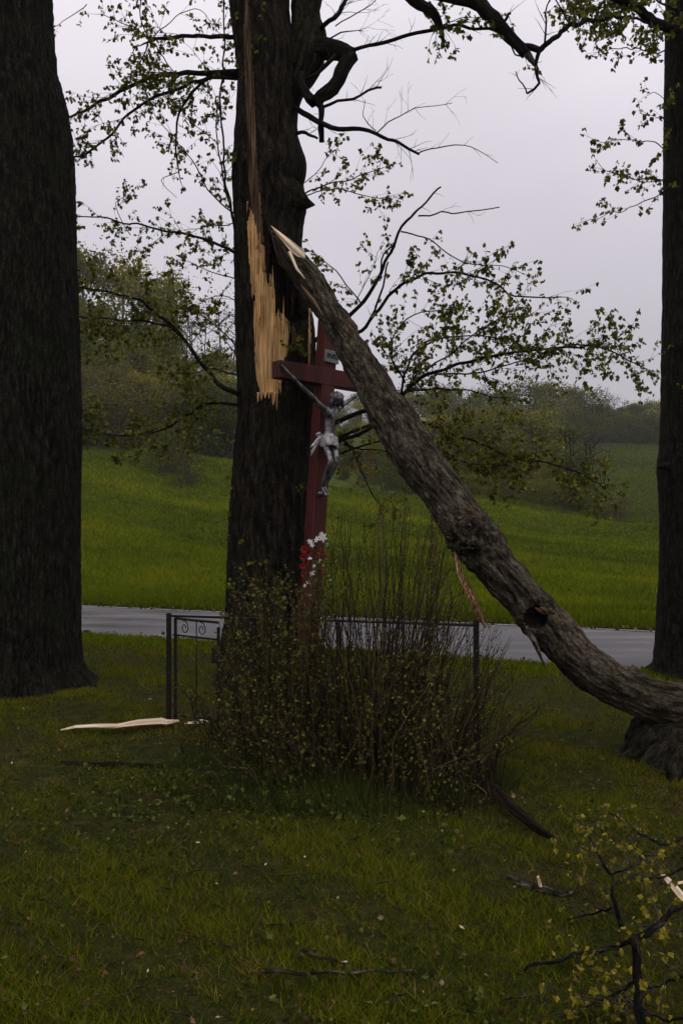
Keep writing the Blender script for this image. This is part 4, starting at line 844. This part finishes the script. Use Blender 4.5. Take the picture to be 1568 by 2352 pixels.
def s_lawn(N):
    y = 2.2 + (rs.rand(N) ** 1.25) * 10.8; x = rs.uniform(-1, 1, N) * (y * .47 + .5); k = y < road_near(x) - .02
    x, y = x[k], y[k]; pn = vnoise(x, y, 2.6) + .6 * vnoise(x, y, 9, 3); dens = rs.rand(len(x)) < np.clip(.72 + .35 * pn, .15, 1); x, y, pn = x[dens], y[dens], pn[dens]
    rn = np.clip(.34 + .20 * pn + .10 * sstep((y - 5.5) / 3) + rs.normal(0, .20, len(x)), 0, .80); bp = vnoise(x, y, 1.5, 5) + .7 * vnoise(x, y, 4.1, 1) + .4 * vnoise(x, y, 11, 6); straw = rs.rand(len(x)) < .04 + .46 * sstep((bp - .15) / .8) * (y < 7); rn[straw] = rs.uniform(.76, 1, straw.sum())
    hs = np.clip(.8 + .6 * pn + .35 * vnoise(x, y, 17, 4) + rs.normal(0, .35, len(x)), .2, 2.6); return x, y, hs, rn
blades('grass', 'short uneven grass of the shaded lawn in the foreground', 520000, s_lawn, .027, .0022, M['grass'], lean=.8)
def s_tall(N):
    a = rs.rand(N) * 6.28; r = np.sqrt(rs.rand(N)); x = -.05 + np.cos(a) * r * 1.15; y = 5.55 + np.sin(a) * r * .75; pn = vnoise(x, y, 5, 2); k = rs.rand(N) < np.clip(.5 + pn * .6, 0, 1); x, y = x[k], y[k]
    return x, y, rs.uniform(.4, 1.3, len(x)), np.clip(rs.normal(.33, .15, len(x)), 0, 1)
blades('tall_grass', 'longer dark grass growing round the foot of the shrubs', 15000, s_tall, .12, .0028, M['weed'], lean=.45)
def s_verge(N):
    x = rs.uniform(-9.5, 8.5, N); y = road_far(x) + .02 + rs.exponential(.9, N); return x, y, rs.uniform(.4, 1.2, N), rs.rand(N) * .8
blades('verge_grass', 'rough grass along the far edge of the lane', 50000, s_verge, .12, .0035, M['grass_field'], lean=.5)
def s_field(N):
    y = 16 + rs.rand(N) ** 1.3 * 44; x = rs.uniform(-.55, .55, N) * y; k = y > road_far(x) + .5; x, y = x[k], y[k]; pn = vnoise(x, y, .22) + .6 * vnoise(x, y, .6, 2) + vnoise(x, y, 1.9, 4) * .5
    return x, y, rs.uniform(.4, 1.3, len(x)) * (1 + .3 * pn), np.clip(.42 + .32 * pn + rs.normal(0, .18, len(x)), 0, 1)
blades('meadow_grass', 'grass blades of the rising green meadow', 330000, s_field, .13, .0045, M['grass_field'], lean=.6)
def s_far(N):
    y = 57 + rs.rand(N) ** 1.3 * 106; x = (rs.uniform(1000, 2100, N) - CU) / F * y; pn = vnoise(x, y, .15, 1); return x, y, rs.uniform(.4, 1.3, N), np.clip(.25 + .15 * pn + rs.normal(0, .15, N), 0, 1)
blades('meadow_grass', 'grass of the far field beyond the copse', 260000, s_far, .35, .0035, M['grass_field'], lean=.5)
def s_near(N):
    x = rs.uniform(-7, 5.5, N); y = road_near(x) - .02 - rs.exponential(.25, N); return x, y, rs.uniform(.4, 1.2, N), np.clip(rs.normal(.55, .2, len(x)), 0, 1)
blades('verge_grass', 'grass along the near edge of the lane', 30000, s_near, .07, .003, M['grass_field'], lean=.6)
m_ = MB()
for k in range(1700):
    t = random.random()
    if t < .55: p = Vector((random.gauss(-.75, .55), random.gauss(5.15, .35), 0))
    else:
        y = random.uniform(2.6, 5.2); p = Vector((random.uniform(-.45, .45) * y, y, 0))
        if vnoise(p.x, p.y, 2.1, 8) < .1: continue
    p.z = tz(p.x, p.y) + random.uniform(.01, .06); leaf_quads(m_, p, random.uniform(.014, .034), 2, -.2)
tag(m_.build('ground_weeds', M['weed'], smooth=False), 'small broad leaved weeds among the lawn grass', kind='stuff')
m_ = MB()
for k in range(2600):
    y = 2.4 + random.random() ** 1.2 * 7; p = Vector((random.uniform(-.46, .46) * y, y, 0)); p.z = tz(p.x, p.y) + random.uniform(.012, .035); leaf_quads(m_, p, random.uniform(.010, .026), 1, 0); m_.rnd[-5:] = [random.random() ** 2] * 5
tw_ = MB()
for k in range(170):
    y = 2.5 + random.random() ** 1.1 * 6; x = random.uniform(-.46, .46) * y; a = random.uniform(0, 6.28); L = random.uniform(.04, .22); p = Vector((x, y, tz(x, y) + .022)); d = Vector((math.cos(a), math.sin(a), random.uniform(-.03, .10))) * L
    tw_.tube([p, p + d * .5 + Vector((random.gauss(0, .008), random.gauss(0, .008), .004)), p + d], [.0030, .0024, .0012], 4)
    if k % 3 == 0: tw_.tube([p + d * .4, p + d * .55 + Vector((random.gauss(0, .02), random.gauss(0, .02), .01))], [.002, .001], 3)
tag(tw_.build('twig_litter', M['bark_log']), 'broken small twigs littered over the lawn', kind='stuff')
tag(m_.build('dead_leaves', M['litter'], smooth=False), 'brown dead leaves and bits scattered on the lawn', kind='stuff')

m_ = MB()
for k in range(1500):
    x = random.uniform(-7, 6); y = float(road_far(x)) + random.gauss(-.02, .10) if k % 2 else float(road_near(x)) + random.gauss(0, .12); p = Vector((x, y, tz(x, y) + .035)); leaf_quads(m_, p, random.uniform(.03, .07), 1, 0)
tag(m_.build('verge_litter', M['litter'], smooth=False), 'brown leaves and soil crumbs along both edges of the lane', kind='stuff')
# sprouts on the split trunk
# ------------------------------------------------------------------ fallen wood on the lawn
def ground_thing(name, label, cat, mat, pts, w, th, group=None, seed=0, flat=True):
    p0 = Vector(pts[0]); m_ = MB(); m = len(pts)
    vs = []; bk = []
    for i in range(m):
        t = (Vector(pts[min(i + 1, m - 1)]) - Vector(pts[max(i - 1, 0)])).normalized(); s_ = Vector((-t.y, t.x, 0)); s_ = s_.normalized() if s_.length > .01 else Vector((1, 0, 0)); up = t.cross(s_); up = up if up.z > 0 else -up
        for a, b in ((-1, 0), (-.5, .9), (.4, 1), (1, .1), (.5, -.6), (-.6, -.6)): 
            j = 1 + .35 * mn.noise(Vector((i * 1.7, a * 3 + seed, b))); vs.append(Vector(pts[i]) + s_ * a * w[i] / 2 * j + up * b * th * j * (w[i] / max(w)) ** .5); bk.append((a * w[i] + seed, b * th, i * .07))
    fs = [(i * 6 + k, i * 6 + (k + 1) % 6, i * 6 + 6 + (k + 1) % 6, i * 6 + 6 + k) for i in range(m - 1) for k in range(6)] + [(5, 4, 3, 2, 1, 0), tuple((m - 1) * 6 + k for k in range(6))]
    m_.add(vs, fs, bk); o = m_.build(name, mat, smooth=False); return tag(o, label, cat, group)
ground_thing('wood_shard', 'long pale split shard of trunk lying on the grass by the left fence post', 'wood shard', M['wood_pale'],
             [G(u, v, .03 + z) for u, v, z in ((140, 1677, 0), (175, 1670, .01), (220, 1668, .02), (270, 1668, .03), (320, 1661, .03), (370, 1657, .03), (385, 1660, .03), (410, 1656, .03))], [.01, .05, .06, .08, .14, .16, .12, .03], .022)
ground_thing('wood_shard', 'short thin pale shard beyond the long shard under the shrub twigs', 'wood shard', M['wood_pale'], [G(u, v, .05) for u, v in ((425, 1662), (450, 1660), (470, 1656), (495, 1657))], [.02, .05, .06, .02], .015)
ground_thing('fallen_branch', 'dark straight stick on the grass below the pale shard', 'stick', M['wood_rot'], [G(u, v, .02) for u, v in ((140, 1752), (190, 1756), (260, 1758), (335, 1760), (420, 1762))], [.02, .045, .045, .035, .01], .02)
ground_thing('fallen_branch', 'thin dark curved twig just below the dark straight stick', 'stick', M['wood_rot'], [G(u, v, .02) for u, v in ((200, 1790), (250, 1793), (310, 1788), (370, 1776))], [.01, .02, .02, .006], .008)
ground_thing('fallen_branch', 'thick dark brown branch lying right of the shrub foot', 'branch', M['wood_rot'], [G(u, v, .05) for u, v in ((1105, 1795), (1140, 1818), (1180, 1860), (1215, 1888), (1240, 1910), (1275, 1930))], [.07, .075, .06, .055, .045, .015], .028)
ground_thing('bark_piece', 'grey curled piece of bark lying in the grass by the pale chip', 'bark piece', M['bark_knot'], [G(u, v, .03) for u, v in ((1165, 2015), (1200, 2030), (1240, 2042), (1290, 2055), (1320, 2050))], [.02, .05, .05, .03, .01], .014)
ground_thing('wood_chip', 'upright cream coloured chip of wood in the grass beside the grey bark', 'wood chip', M['wood_pale'], [G(1244, 2048, .02), G(1238, 2032, .05), G(1234, 2014, .09)], [.015, .02, .012], .008)
ground_thing('wood_splinter', 'bright freshly split splinter of wood at the right edge above the fallen twig', 'wood splinter', M['wood_pale'], [G(1518, 2008, .10), G(1540, 2030, .09), G(1565, 2060, .08), G(1600, 2095, .05)], [.012, .028, .032, .02], .014)
ground_thing('wood_splinter', 'second thin bright splinter crossing the first at the right edge', 'wood splinter', M['wood_pale'], [G(1545, 2030, .13), G(1575, 2028, .13), G(1610, 2040, .1)], [.008, .018, .012], .008)
cw = ((1320, 1785), (345, 1605), (300, 1594), (432, 1588), (455, 1612), (28, 1752), (257, 1912), (340, 2230), (430, 2222), (500, 2336), (320, 1905), (498, 2030), (660, 1870), (700, 1968), (560, 2070), (455, 1935), (90, 1990), (790, 2210), (1180, 1995), (1060, 2130), (880, 2060), (610, 1985))
lab = {0: 'lone white chip on the open lawn left of the stump', 1: 'white upright chip between the left tree and the fence post', 5: 'small tan chip near the left edge of the lawn', 8: 'tan chip on the lawn left of the forked twig', 9: 'pale chip at the bottom edge of the lawn', 12: 'pale upright flake in the grass below the shrub foot'}
for k, (u, v) in enumerate(cw):
    a = random.uniform(0, 6.28); L = random.uniform(.008, .03); p = G(u, v, .03); d = Vector((math.cos(a), math.sin(a), random.uniform(-.1, .5))) * L
    o = ground_thing('wood_chip', lab.get(k, 'small pale wood chip scattered in the lawn grass'), 'wood chip', M['wood_pale'] if k % 2 else M['wood_old'], [p - d * .5, p, p + d * .5], [.003, random.uniform(.006, .014), .004], .004, 'pale wood chips scattered on the lawn', k)
# thin twig with a fork
tg = empty('fallen_twig', G(780, 2228, .02), 'thin grey forked twig lying flat in the foreground grass', 'twig')
for nm, pl, r in (('stem', ((600, 2230), (680, 2232), (790, 2232), (870, 2233), (955, 2228)), .007), ('side_twig', ((690, 2180), (740, 2200), (790, 2215), (840, 2232)), .006)):
    m_ = MB(); m_.tube(wiggle([G(u, v, .035) for u, v in pl], .015, 16), [r * (1.2 - i / 20) for i in range(16)], 6, .1); m_.build(nm, M['bark_log'], tg)
# leafy branch at the lower right
fb = empty('fallen_leafy_branch', G(1450, 2160, .1), 'dark fallen branch with yellow green leaves in the lower right corner', 'branch'); tw = MB(); lf = MB(); LS[0] = .021
def fbr(pl, r0, r1, leafy, ntw, tl=(.08, .22)):
    mbx = MB(); pts = wiggle([G(*q) for q in pl], .015, 18); rad = [r0 + (r1 - r0) * i / 17 for i in range(18)]; mbx.tube(pts, rad, 7, .12); mbx.build('limb', M['bark_side'], fb)
    for _ in range(int(ntw * .9)):
        i = random.randrange(2, 17); twig(tw, lf, pts[i], (pts[i + 1] - pts[i]).normalized() * .7 + Vector((random.gauss(0, .6), random.gauss(0, .5), random.gauss(.15, .3))), random.uniform(*tl), .003, leafy, 1)
fbr([(1475, 2420, .06), (1470, 2340, .10), (1462, 2250, .16), (1450, 2165, .24)], .016, .014, .4, 3)
fbr([(1450, 2165, .24), (1500, 2130, .24), (1540, 2100, .22), (1600, 2070, .24)], .013, .009, 1.0, 14)
fbr([(1425, 2128, .10), (1408, 2070, .16), (1400, 2010, .20), (1365, 1945, .25)], .010, .005, .9, 8)
fbr([(1365, 1945, .25), (1340, 1905, .26), (1380, 1880, .28)], .004, .002, 1.2, 7)
fbr([(1450, 2160, .12), (1380, 2185, .08), (1300, 2200, .05), (1200, 2226, .03)], .009, .005, .5, 9, (.06, .15))
fbr([(1410, 2085, .10), (1370, 2095, .07), (1300, 2110, .04)], .005, .003, .5, 4, (.05, .12))
fbr([(1600, 2240, .10), (1540, 2250, .09), (1470, 2270, .06)], .006, .003, 1.0, 10)
fbr([(1600, 1980, .25), (1530, 2010, .2), (1460, 2020, .15)], .006, .003, 1.2, 14)
fbr([(1600, 1900, .25), (1520, 1940, .22), (1450, 1900, .2), (1400, 1870, .2)], .006, .003, .9, 12)
fbr([(1400, 2010, .2), (1450, 1990, .22), (1500, 1960, .22)], .004, .002, 1.2, 10)
fbr([(1600, 2330, .1), (1520, 2340, .08), (1440, 2300, .06)], .006, .003, 1.1, 12)
fbr([(1462, 2250, .10), (1400, 2290, .06), (1330, 2320, .03)], .005, .003, .9, 9)
tw.build('twigs', M['twig'], fb, kind='stuff'); lf.build('leaves', M['leaf_fallen'], fb, kind='stuff', smooth=False)

# ------------------------------------------------------------------ background trees
def leafmesh(pts, size, rnds, flat=.3):
    pts = np.array(pts); n = len(pts); d = rs.normal(0, 1, (n, 3)); d /= np.linalg.norm(d, axis=1)[:, None]; e = np.cross(d, rs.normal(0, 1, (n, 3))); e /= np.linalg.norm(e, axis=1)[:, None]
    s = (size * rs.uniform(.5, 1.4, n))[:, None]; V = np.stack([pts - d * s * .5, pts + e * s * .35, pts + d * s * .5, pts - e * s * .35], 1).reshape(-1, 3); return V, np.repeat(rnds, 4)
FM = {}
def fol(name, stops):
    m = FM[name] = leaf_mat(name, stops, .15, .8); nt = m.node_tree; oi = nt.nodes.new('ShaderNodeObjectInfo'); rr = ramp_node(nt, [(0, (.62, .66, .7)), (.5, (1, 1, 1)), (1, (1.5, 1.35, 1.1))]); nt.links.new(oi.outputs['Random'], rr.inputs[0])
    src = [n for n in nt.nodes if n.type == 'VALTORGB' and n != rr][0].outputs[0]; col = mixc(nt, 1.0, src, rr.outputs[0], 'MULTIPLY')
    for n in nt.nodes:
        if n.type == 'BSDF_PRINCIPLED': nt.links.new(col, n.inputs['Base Color'])
        if n.type == 'BSDF_TRANSLUCENT': nt.links.new(col, n.inputs[0])
    return m
fol('crown_olive', [(0, (.07, .076, .008)), (.5, (.165, .165, .016)), (1, (.28, .26, .04))]); fol('crown_green', [(0, (.036, .048, .005)), (.5, (.09, .105, .010)), (1, (.16, .165, .02))])
fol('crown_yellow', [(0, (.055, .05, .012)), (.5, (.12, .105, .02)), (1, (.18, .15, .035))]); fol('crown_bare', [(0, (.05, .045, .042)), (.5, (.085, .078, .07)), (1, (.13, .12, .10))]); fol('crown_spruce', [(0, (.03, .04, .016)), (.6, (.06, .075, .03)), (1, (.05, .065, .03))])
fol('crown_rust', [(0, (.035, .025, .012)), (.5, (.08, .05, .022)), (1, (.12, .085, .03))])
def proto(kind, H, W, nleaf, size, mat, multi=1, bare=False):
    """unit tree at the origin: returns (trunk mesh, crown mesh)"""
    tb = MB(); pts = []; rn = []
    if kind == 'spruce':
        tb.tube([Vector((0, 0, -.3)), Vector((0, 0, H * .5)), Vector((0, 0, H))], [H * .018, H * .012, .02], 6)
        for k in range(nleaf):
            t = random.random() ** .8; z = H * (.08 + .92 * t); tier = (t * 14) % 1; r = W * .5 * (1 - t) * (.45 + .55 * (1 - tier)) * math.sqrt(random.random() * .8 + .2) + .08; a = random.uniform(0, 6.28); pts.append((math.cos(a) * r, math.sin(a) * r, z - r * .25)); rn.append(random.random())
    else:
        cl = []
        for s_ in range(multi):
            b = Vector((random.gauss(0, .3) * (multi > 1), random.gauss(0, .3) * (multi > 1), -.3)); top = Vector((random.gauss(0, W * (.10 if multi == 1 else .25)), random.gauss(0, W * .1), H * random.uniform(.8, .95)))
            ax = wiggle([b, b.lerp(top, .4) + Vector((random.gauss(0, .2), 0, 0)), top], .25, 12); r0 = H * (.020 if multi == 1 else .010); tb.tube(ax, [r0 * (1 - .85 * i / 11) + .015 for i in range(12)], 6)
            for k in range(int(16 / (1 + .4 * (multi - 1)))):
                i = random.randint(1 if not bare else 3, 11); an = random.uniform(0, 6.28); zf = i / 11; L = W * .5 * random.uniform(.5, 1.05) * (1.15 - .75 * abs(zf - .5) * 1.3); e = ax[i] + Vector((math.cos(an) * L, math.sin(an) * L, L * random.uniform(.15, .9)))
                if e.z > H: e.z = H * random.uniform(.9, 1)
                br = wiggle([ax[i], ax[i].lerp(e, .5) + Vector((0, 0, L * .1)), e], .15, 7); tb.tube(br, [r0 * .4 * (1 - i_ / 8) + .01 for i_ in range(7)], 4)
                for j_ in range(4):
                    q = br[3 + j_ % 4]; cl.append((q, W * random.uniform(.06, .13)))
                for j_ in range(3):
                    q = br[random.randint(2, 6)]; e2 = q + Vector((random.gauss(0, 1), random.gauss(0, 1), abs(random.gauss(0, 1)))).normalized() * L * .4; tb.tube([q, e2], [.02, .006], 3); cl.append((e2, W * random.uniform(.05, .10)))
        for k in range(nleaf):
            q, r = random.choice(cl); p = q + Vector((random.gauss(0, r), random.gauss(0, r), random.gauss(0, r * .8))); pts.append(tuple(p)); rn.append(min(1, max(0, .5 + random.gauss(0, .22))))
    V, R = leafmesh(pts, size, np.array(rn)); me = bpy.data.meshes.new('crown'); n = len(V); f = np.arange(n).reshape(-1, 4); me.from_pydata(V.tolist(), [], f.tolist())
    at = me.attributes.new('rnd', 'FLOAT', 'POINT'); at.data.foreach_set('value', R.astype(np.float32)); me.materials.append(FM[mat])
    to = tb.build('trunk', M['twig'] if not bare else M['bark_side']); tm = to.data; bpy.data.objects.remove(to); return tm, me, H
PR = {'olive': proto('d', 14, 8.5, 9500, .30, 'crown_olive'), 'olive2': proto('d', 12, 8, 8500, .29, 'crown_olive'), 'green': proto('d', 12, 8, 9500, .29, 'crown_green'), 'yellow': proto('d', 8, 6, 5500, .22, 'crown_yellow'),
      'bare': proto('d', 13, 6.5, 1300, .14, 'crown_bare', 2, True), 'bare2': proto('d', 12, 6, 900, .13, 'crown_bare', 4, True), 'spruce': proto('spruce', 15, 6, 5200, .34, 'crown_spruce'),
      'bush': proto('d', 4, 4.6, 5200, .15, 'crown_green', 6), 'bushy': proto('d', 4, 4.5, 2600, .14, 'crown_yellow', 6), 'rust': proto('d', 3, 3.2, 1500, .10, 'crown_rust', 6)}
NM = {'olive': 'broadleaf_tree', 'olive2': 'broadleaf_tree', 'green': 'broadleaf_tree', 'yellow': 'young_tree', 'bare': 'bare_tree', 'bare2': 'bare_tree', 'spruce': 'spruce_tree', 'bush': 'bush', 'bushy': 'bush', 'rust': 'bush'}
def place(kind, u, Y, h, label, group=None, cat='tree', sink=0, wf=1):
    x = (u - CU) / F * Y; tm, cm, H = PR[kind]; s_ = h / H; r = bpy.data.objects.new(NM[kind], None); C.objects.link(r); r.location = (x, Y, tz(x, Y) - sink); r.rotation_euler = (0, 0, random.uniform(0, 6.28)); r.scale = (s_ * wf, s_ * wf, s_); r.empty_display_size = .5
    tag(r, label, cat, group)
    for nm, me in (('trunk', tm), ('crown', cm)): o = bpy.data.objects.new(nm, me); C.objects.link(o); o.parent = r; 
    return r
def topz(u, Y, v): x = (u - CU) / F * Y; return EYE + (HV - v) / F * Y - tz(x, Y)
GL = 'trees of the wood on the left hillside'
LAB = {'olive': 'olive green spring tree in the wood on the left hillside', 'olive2': 'olive green spring tree in the wood on the left hillside', 'green': 'darker green broadleaf tree in the wood on the left hillside', 'yellow': 'young yellowish tree at the lower edge of the left hillside wood', 'bare': 'pale leafless tree among the left hillside wood', 'spruce': 'dark spruce among the left hillside wood', 'bush': 'dark bush at the lower edge of the left hillside wood', 'bushy': 'yellowish bush at the lower edge of the left hillside wood'}
ridge = lambda u: float(np.interp(u, [-200, 180, 260, 330, 370, 400, 440, 540, 620], [470, 545, 575, 620, 680, 705, 730, 720, 760]))
for u, Y, k in [(100, 98, 'olive'), (160, 104, 'olive'), (215, 100, 'olive2'), (270, 106, 'olive'), (318, 102, 'olive2'), (355, 108, 'olive'), (40, 100, 'olive2'), (-30, 98, 'olive')]:
    place(k, u, Y, topz(u, Y, ridge(u) + random.uniform(-6, 14)), LAB[k], GL)
place('spruce', 392, 112, topz(392, 112, 640), 'pointed pale spruce rising above the slope between the left trunk and the split trunk', None)
place('bare', 356, 116, topz(356, 116, 625), 'pale leafless tree on the ridge just left of the pointed spruce')
for u, Y, v in ((430, 120, 705), (470, 125, 690), (508, 122, 665), (545, 125, 700), (590, 125, 720), (450, 132, 700)): place('bare', u, Y, topz(u, Y, v), 'grey leafless tree on the misty ridge left of the split trunk', 'grey leafless trees on the left ridge')
for row, (Y, v0) in enumerate(((90, .22), (82, .40), (75, .56), (69, .70))):
    for q in range(10):
        u = -60 + q * 70 + random.uniform(-18, 18) + row * 17
        if u > 640: continue
        top = ridge(u) + (1040 - ridge(u)) * v0 + random.uniform(-18, 18); k = random.choice(['olive', 'green', 'olive2', 'green'] if row < 2 else ['green', 'yellow', 'olive2', 'green'])
        place(k, u, Y + random.uniform(-2, 2), max(3.5, topz(u, Y, top)), LAB[k], GL)
for q in range(13):
    u = -40 + q * 50 + random.uniform(-12, 12); k = random.choice(['bush', 'bush', 'bushy']); Y = 63.5 + random.uniform(-1, 1.5); place(k, u, Y, random.uniform(3.0, 4.8), LAB[k], GL, 'bush', wf=1.25)
place('bush', 378, 52, 2.6, 'small dark bush standing out from the foot of the left wood in the meadow', None, 'bush')
place('rust', 432, 48, 2.2, 'brownish bush alone on the left meadow slope', None, 'bush', wf=1.2)
# woods on the right skyline
GR = 'trees of the wood on the right skyline'
for u, v, k in ((760, 905, 'green'), (830, 895, 'olive'), (880, 890, 'green'), (930, 890, 'olive2'), (980, 880, 'green'), (1030, 885, 'olive2'), (1080, 885, 'green'), (1130, 885, 'green'), (1175, 880, 'green'), (1218, 868, 'green'), (1262, 866, 'olive2'), (1300, 876, 'green'), (1330, 895, 'green'), (1425, 925, 'green'), (1460, 915, 'green'), (1500, 915, 'olive2'), (1540, 920, 'green'), (1600, 915, 'green'), (1660, 915, 'green'), (700, 890, 'green'), (1390, 930, 'green')):
    Y = 166 + random.uniform(-3, 4); place(k, u, Y, max(5, topz(u, Y, v)), 'round crowned tree in the dark wood on the right skyline', GR, wf=1.25)
for u in range(700, 1680, 42): place(random.choice(['green', 'olive2']), u + random.uniform(-8, 8), 161, random.uniform(5.5, 8.5), 'round crowned tree in the dark wood on the right skyline', GR, wf=1.35)
for u in range(1290, 1680, 26): place('bush', u + random.uniform(-6, 6), 158.5, random.uniform(3.4, 5), 'low dark bush at the foot of the wood on the right skyline', 'bushes at the foot of the right skyline wood', 'bush', wf=1.5)
for u, v in ((1362, 888), (1385, 895), (1412, 892), (1345, 900)): place('bare', u, 158, topz(u, 158, v), 'thin leafless tree sticking out of the right skyline wood', 'leafless trees on the right skyline', wf=.9)
# copse in the dip of the meadow
GC = 'trees and bushes of the copse in the dip of the meadow'
for u, Y, v, k in ((930, 92, 960, 'green'), (985, 90, 945, 'olive2'), (1040, 88, 940, 'olive2'), (1090, 92, 930, 'green'), (1140, 88, 930, 'olive2'), (1190, 90, 915, 'green'), (1240, 88, 935, 'olive2'), (1285, 90, 955, 'green'), (890, 88, 970, 'green'), (850, 90, 960, 'olive2'), (800, 86, 970, 'green'),
                   (960, 72, 1020, 'yellow'), (1010, 70, 1035, 'green'), (1060, 72, 1030, 'yellow'), (1110, 70, 1030, 'green'), (1160, 71, 1035, 'green'), (1210, 70, 1040, 'yellow'), (1255, 70, 1060, 'green'), (900, 72, 1020, 'green'), (840, 72, 1030, 'yellow'), (790, 70, 1035, 'green')):
    place(k, u, Y, max(3, topz(u, Y, v)), 'spring green tree in the copse in the dip of the meadow', GC)
for u, Y, v, k in ((830, 62, 1085, 'bushy'), (880, 62, 1090, 'bush'), (930, 61, 1095, 'bush'), (980, 61, 1100, 'bush'), (1030, 61, 1095, 'bushy'), (1075, 61, 1100, 'bush'), (1120, 60, 1105, 'bush'), (1165, 60, 1105, 'bushy'), (1205, 60, 1110, 'bush'), (1245, 60, 1110, 'bush'), (1285, 60, 1115, 'bush'), (1325, 60, 1120, 'rust'), (1360, 59, 1130, 'bush'), (1395, 60, 1145, 'rust'), (1420, 60, 1160, 'rust')):
    place(k, u, Y, max(1.6, topz(u, Y, v)), 'dark bush along the front of the copse in the dip of the meadow', 'bushes along the front of the copse', 'bush', wf=1.2)
for u, Y, v, ln in ((1352, 62, 985, 'leaning bare stems at the right end of the copse'), (1310, 63, 960, 'upright bare stems in front of the copse, left of the leaning ones')):
    place('bare2', u, Y, topz(u, Y, v), ln, None, 'tree', wf=.7)
place('bare2', 1372, 61, topz(1372, 61, 990), 'slanting pair of thin leafless trees over the far field at the copse end'); C.objects[-1].parent
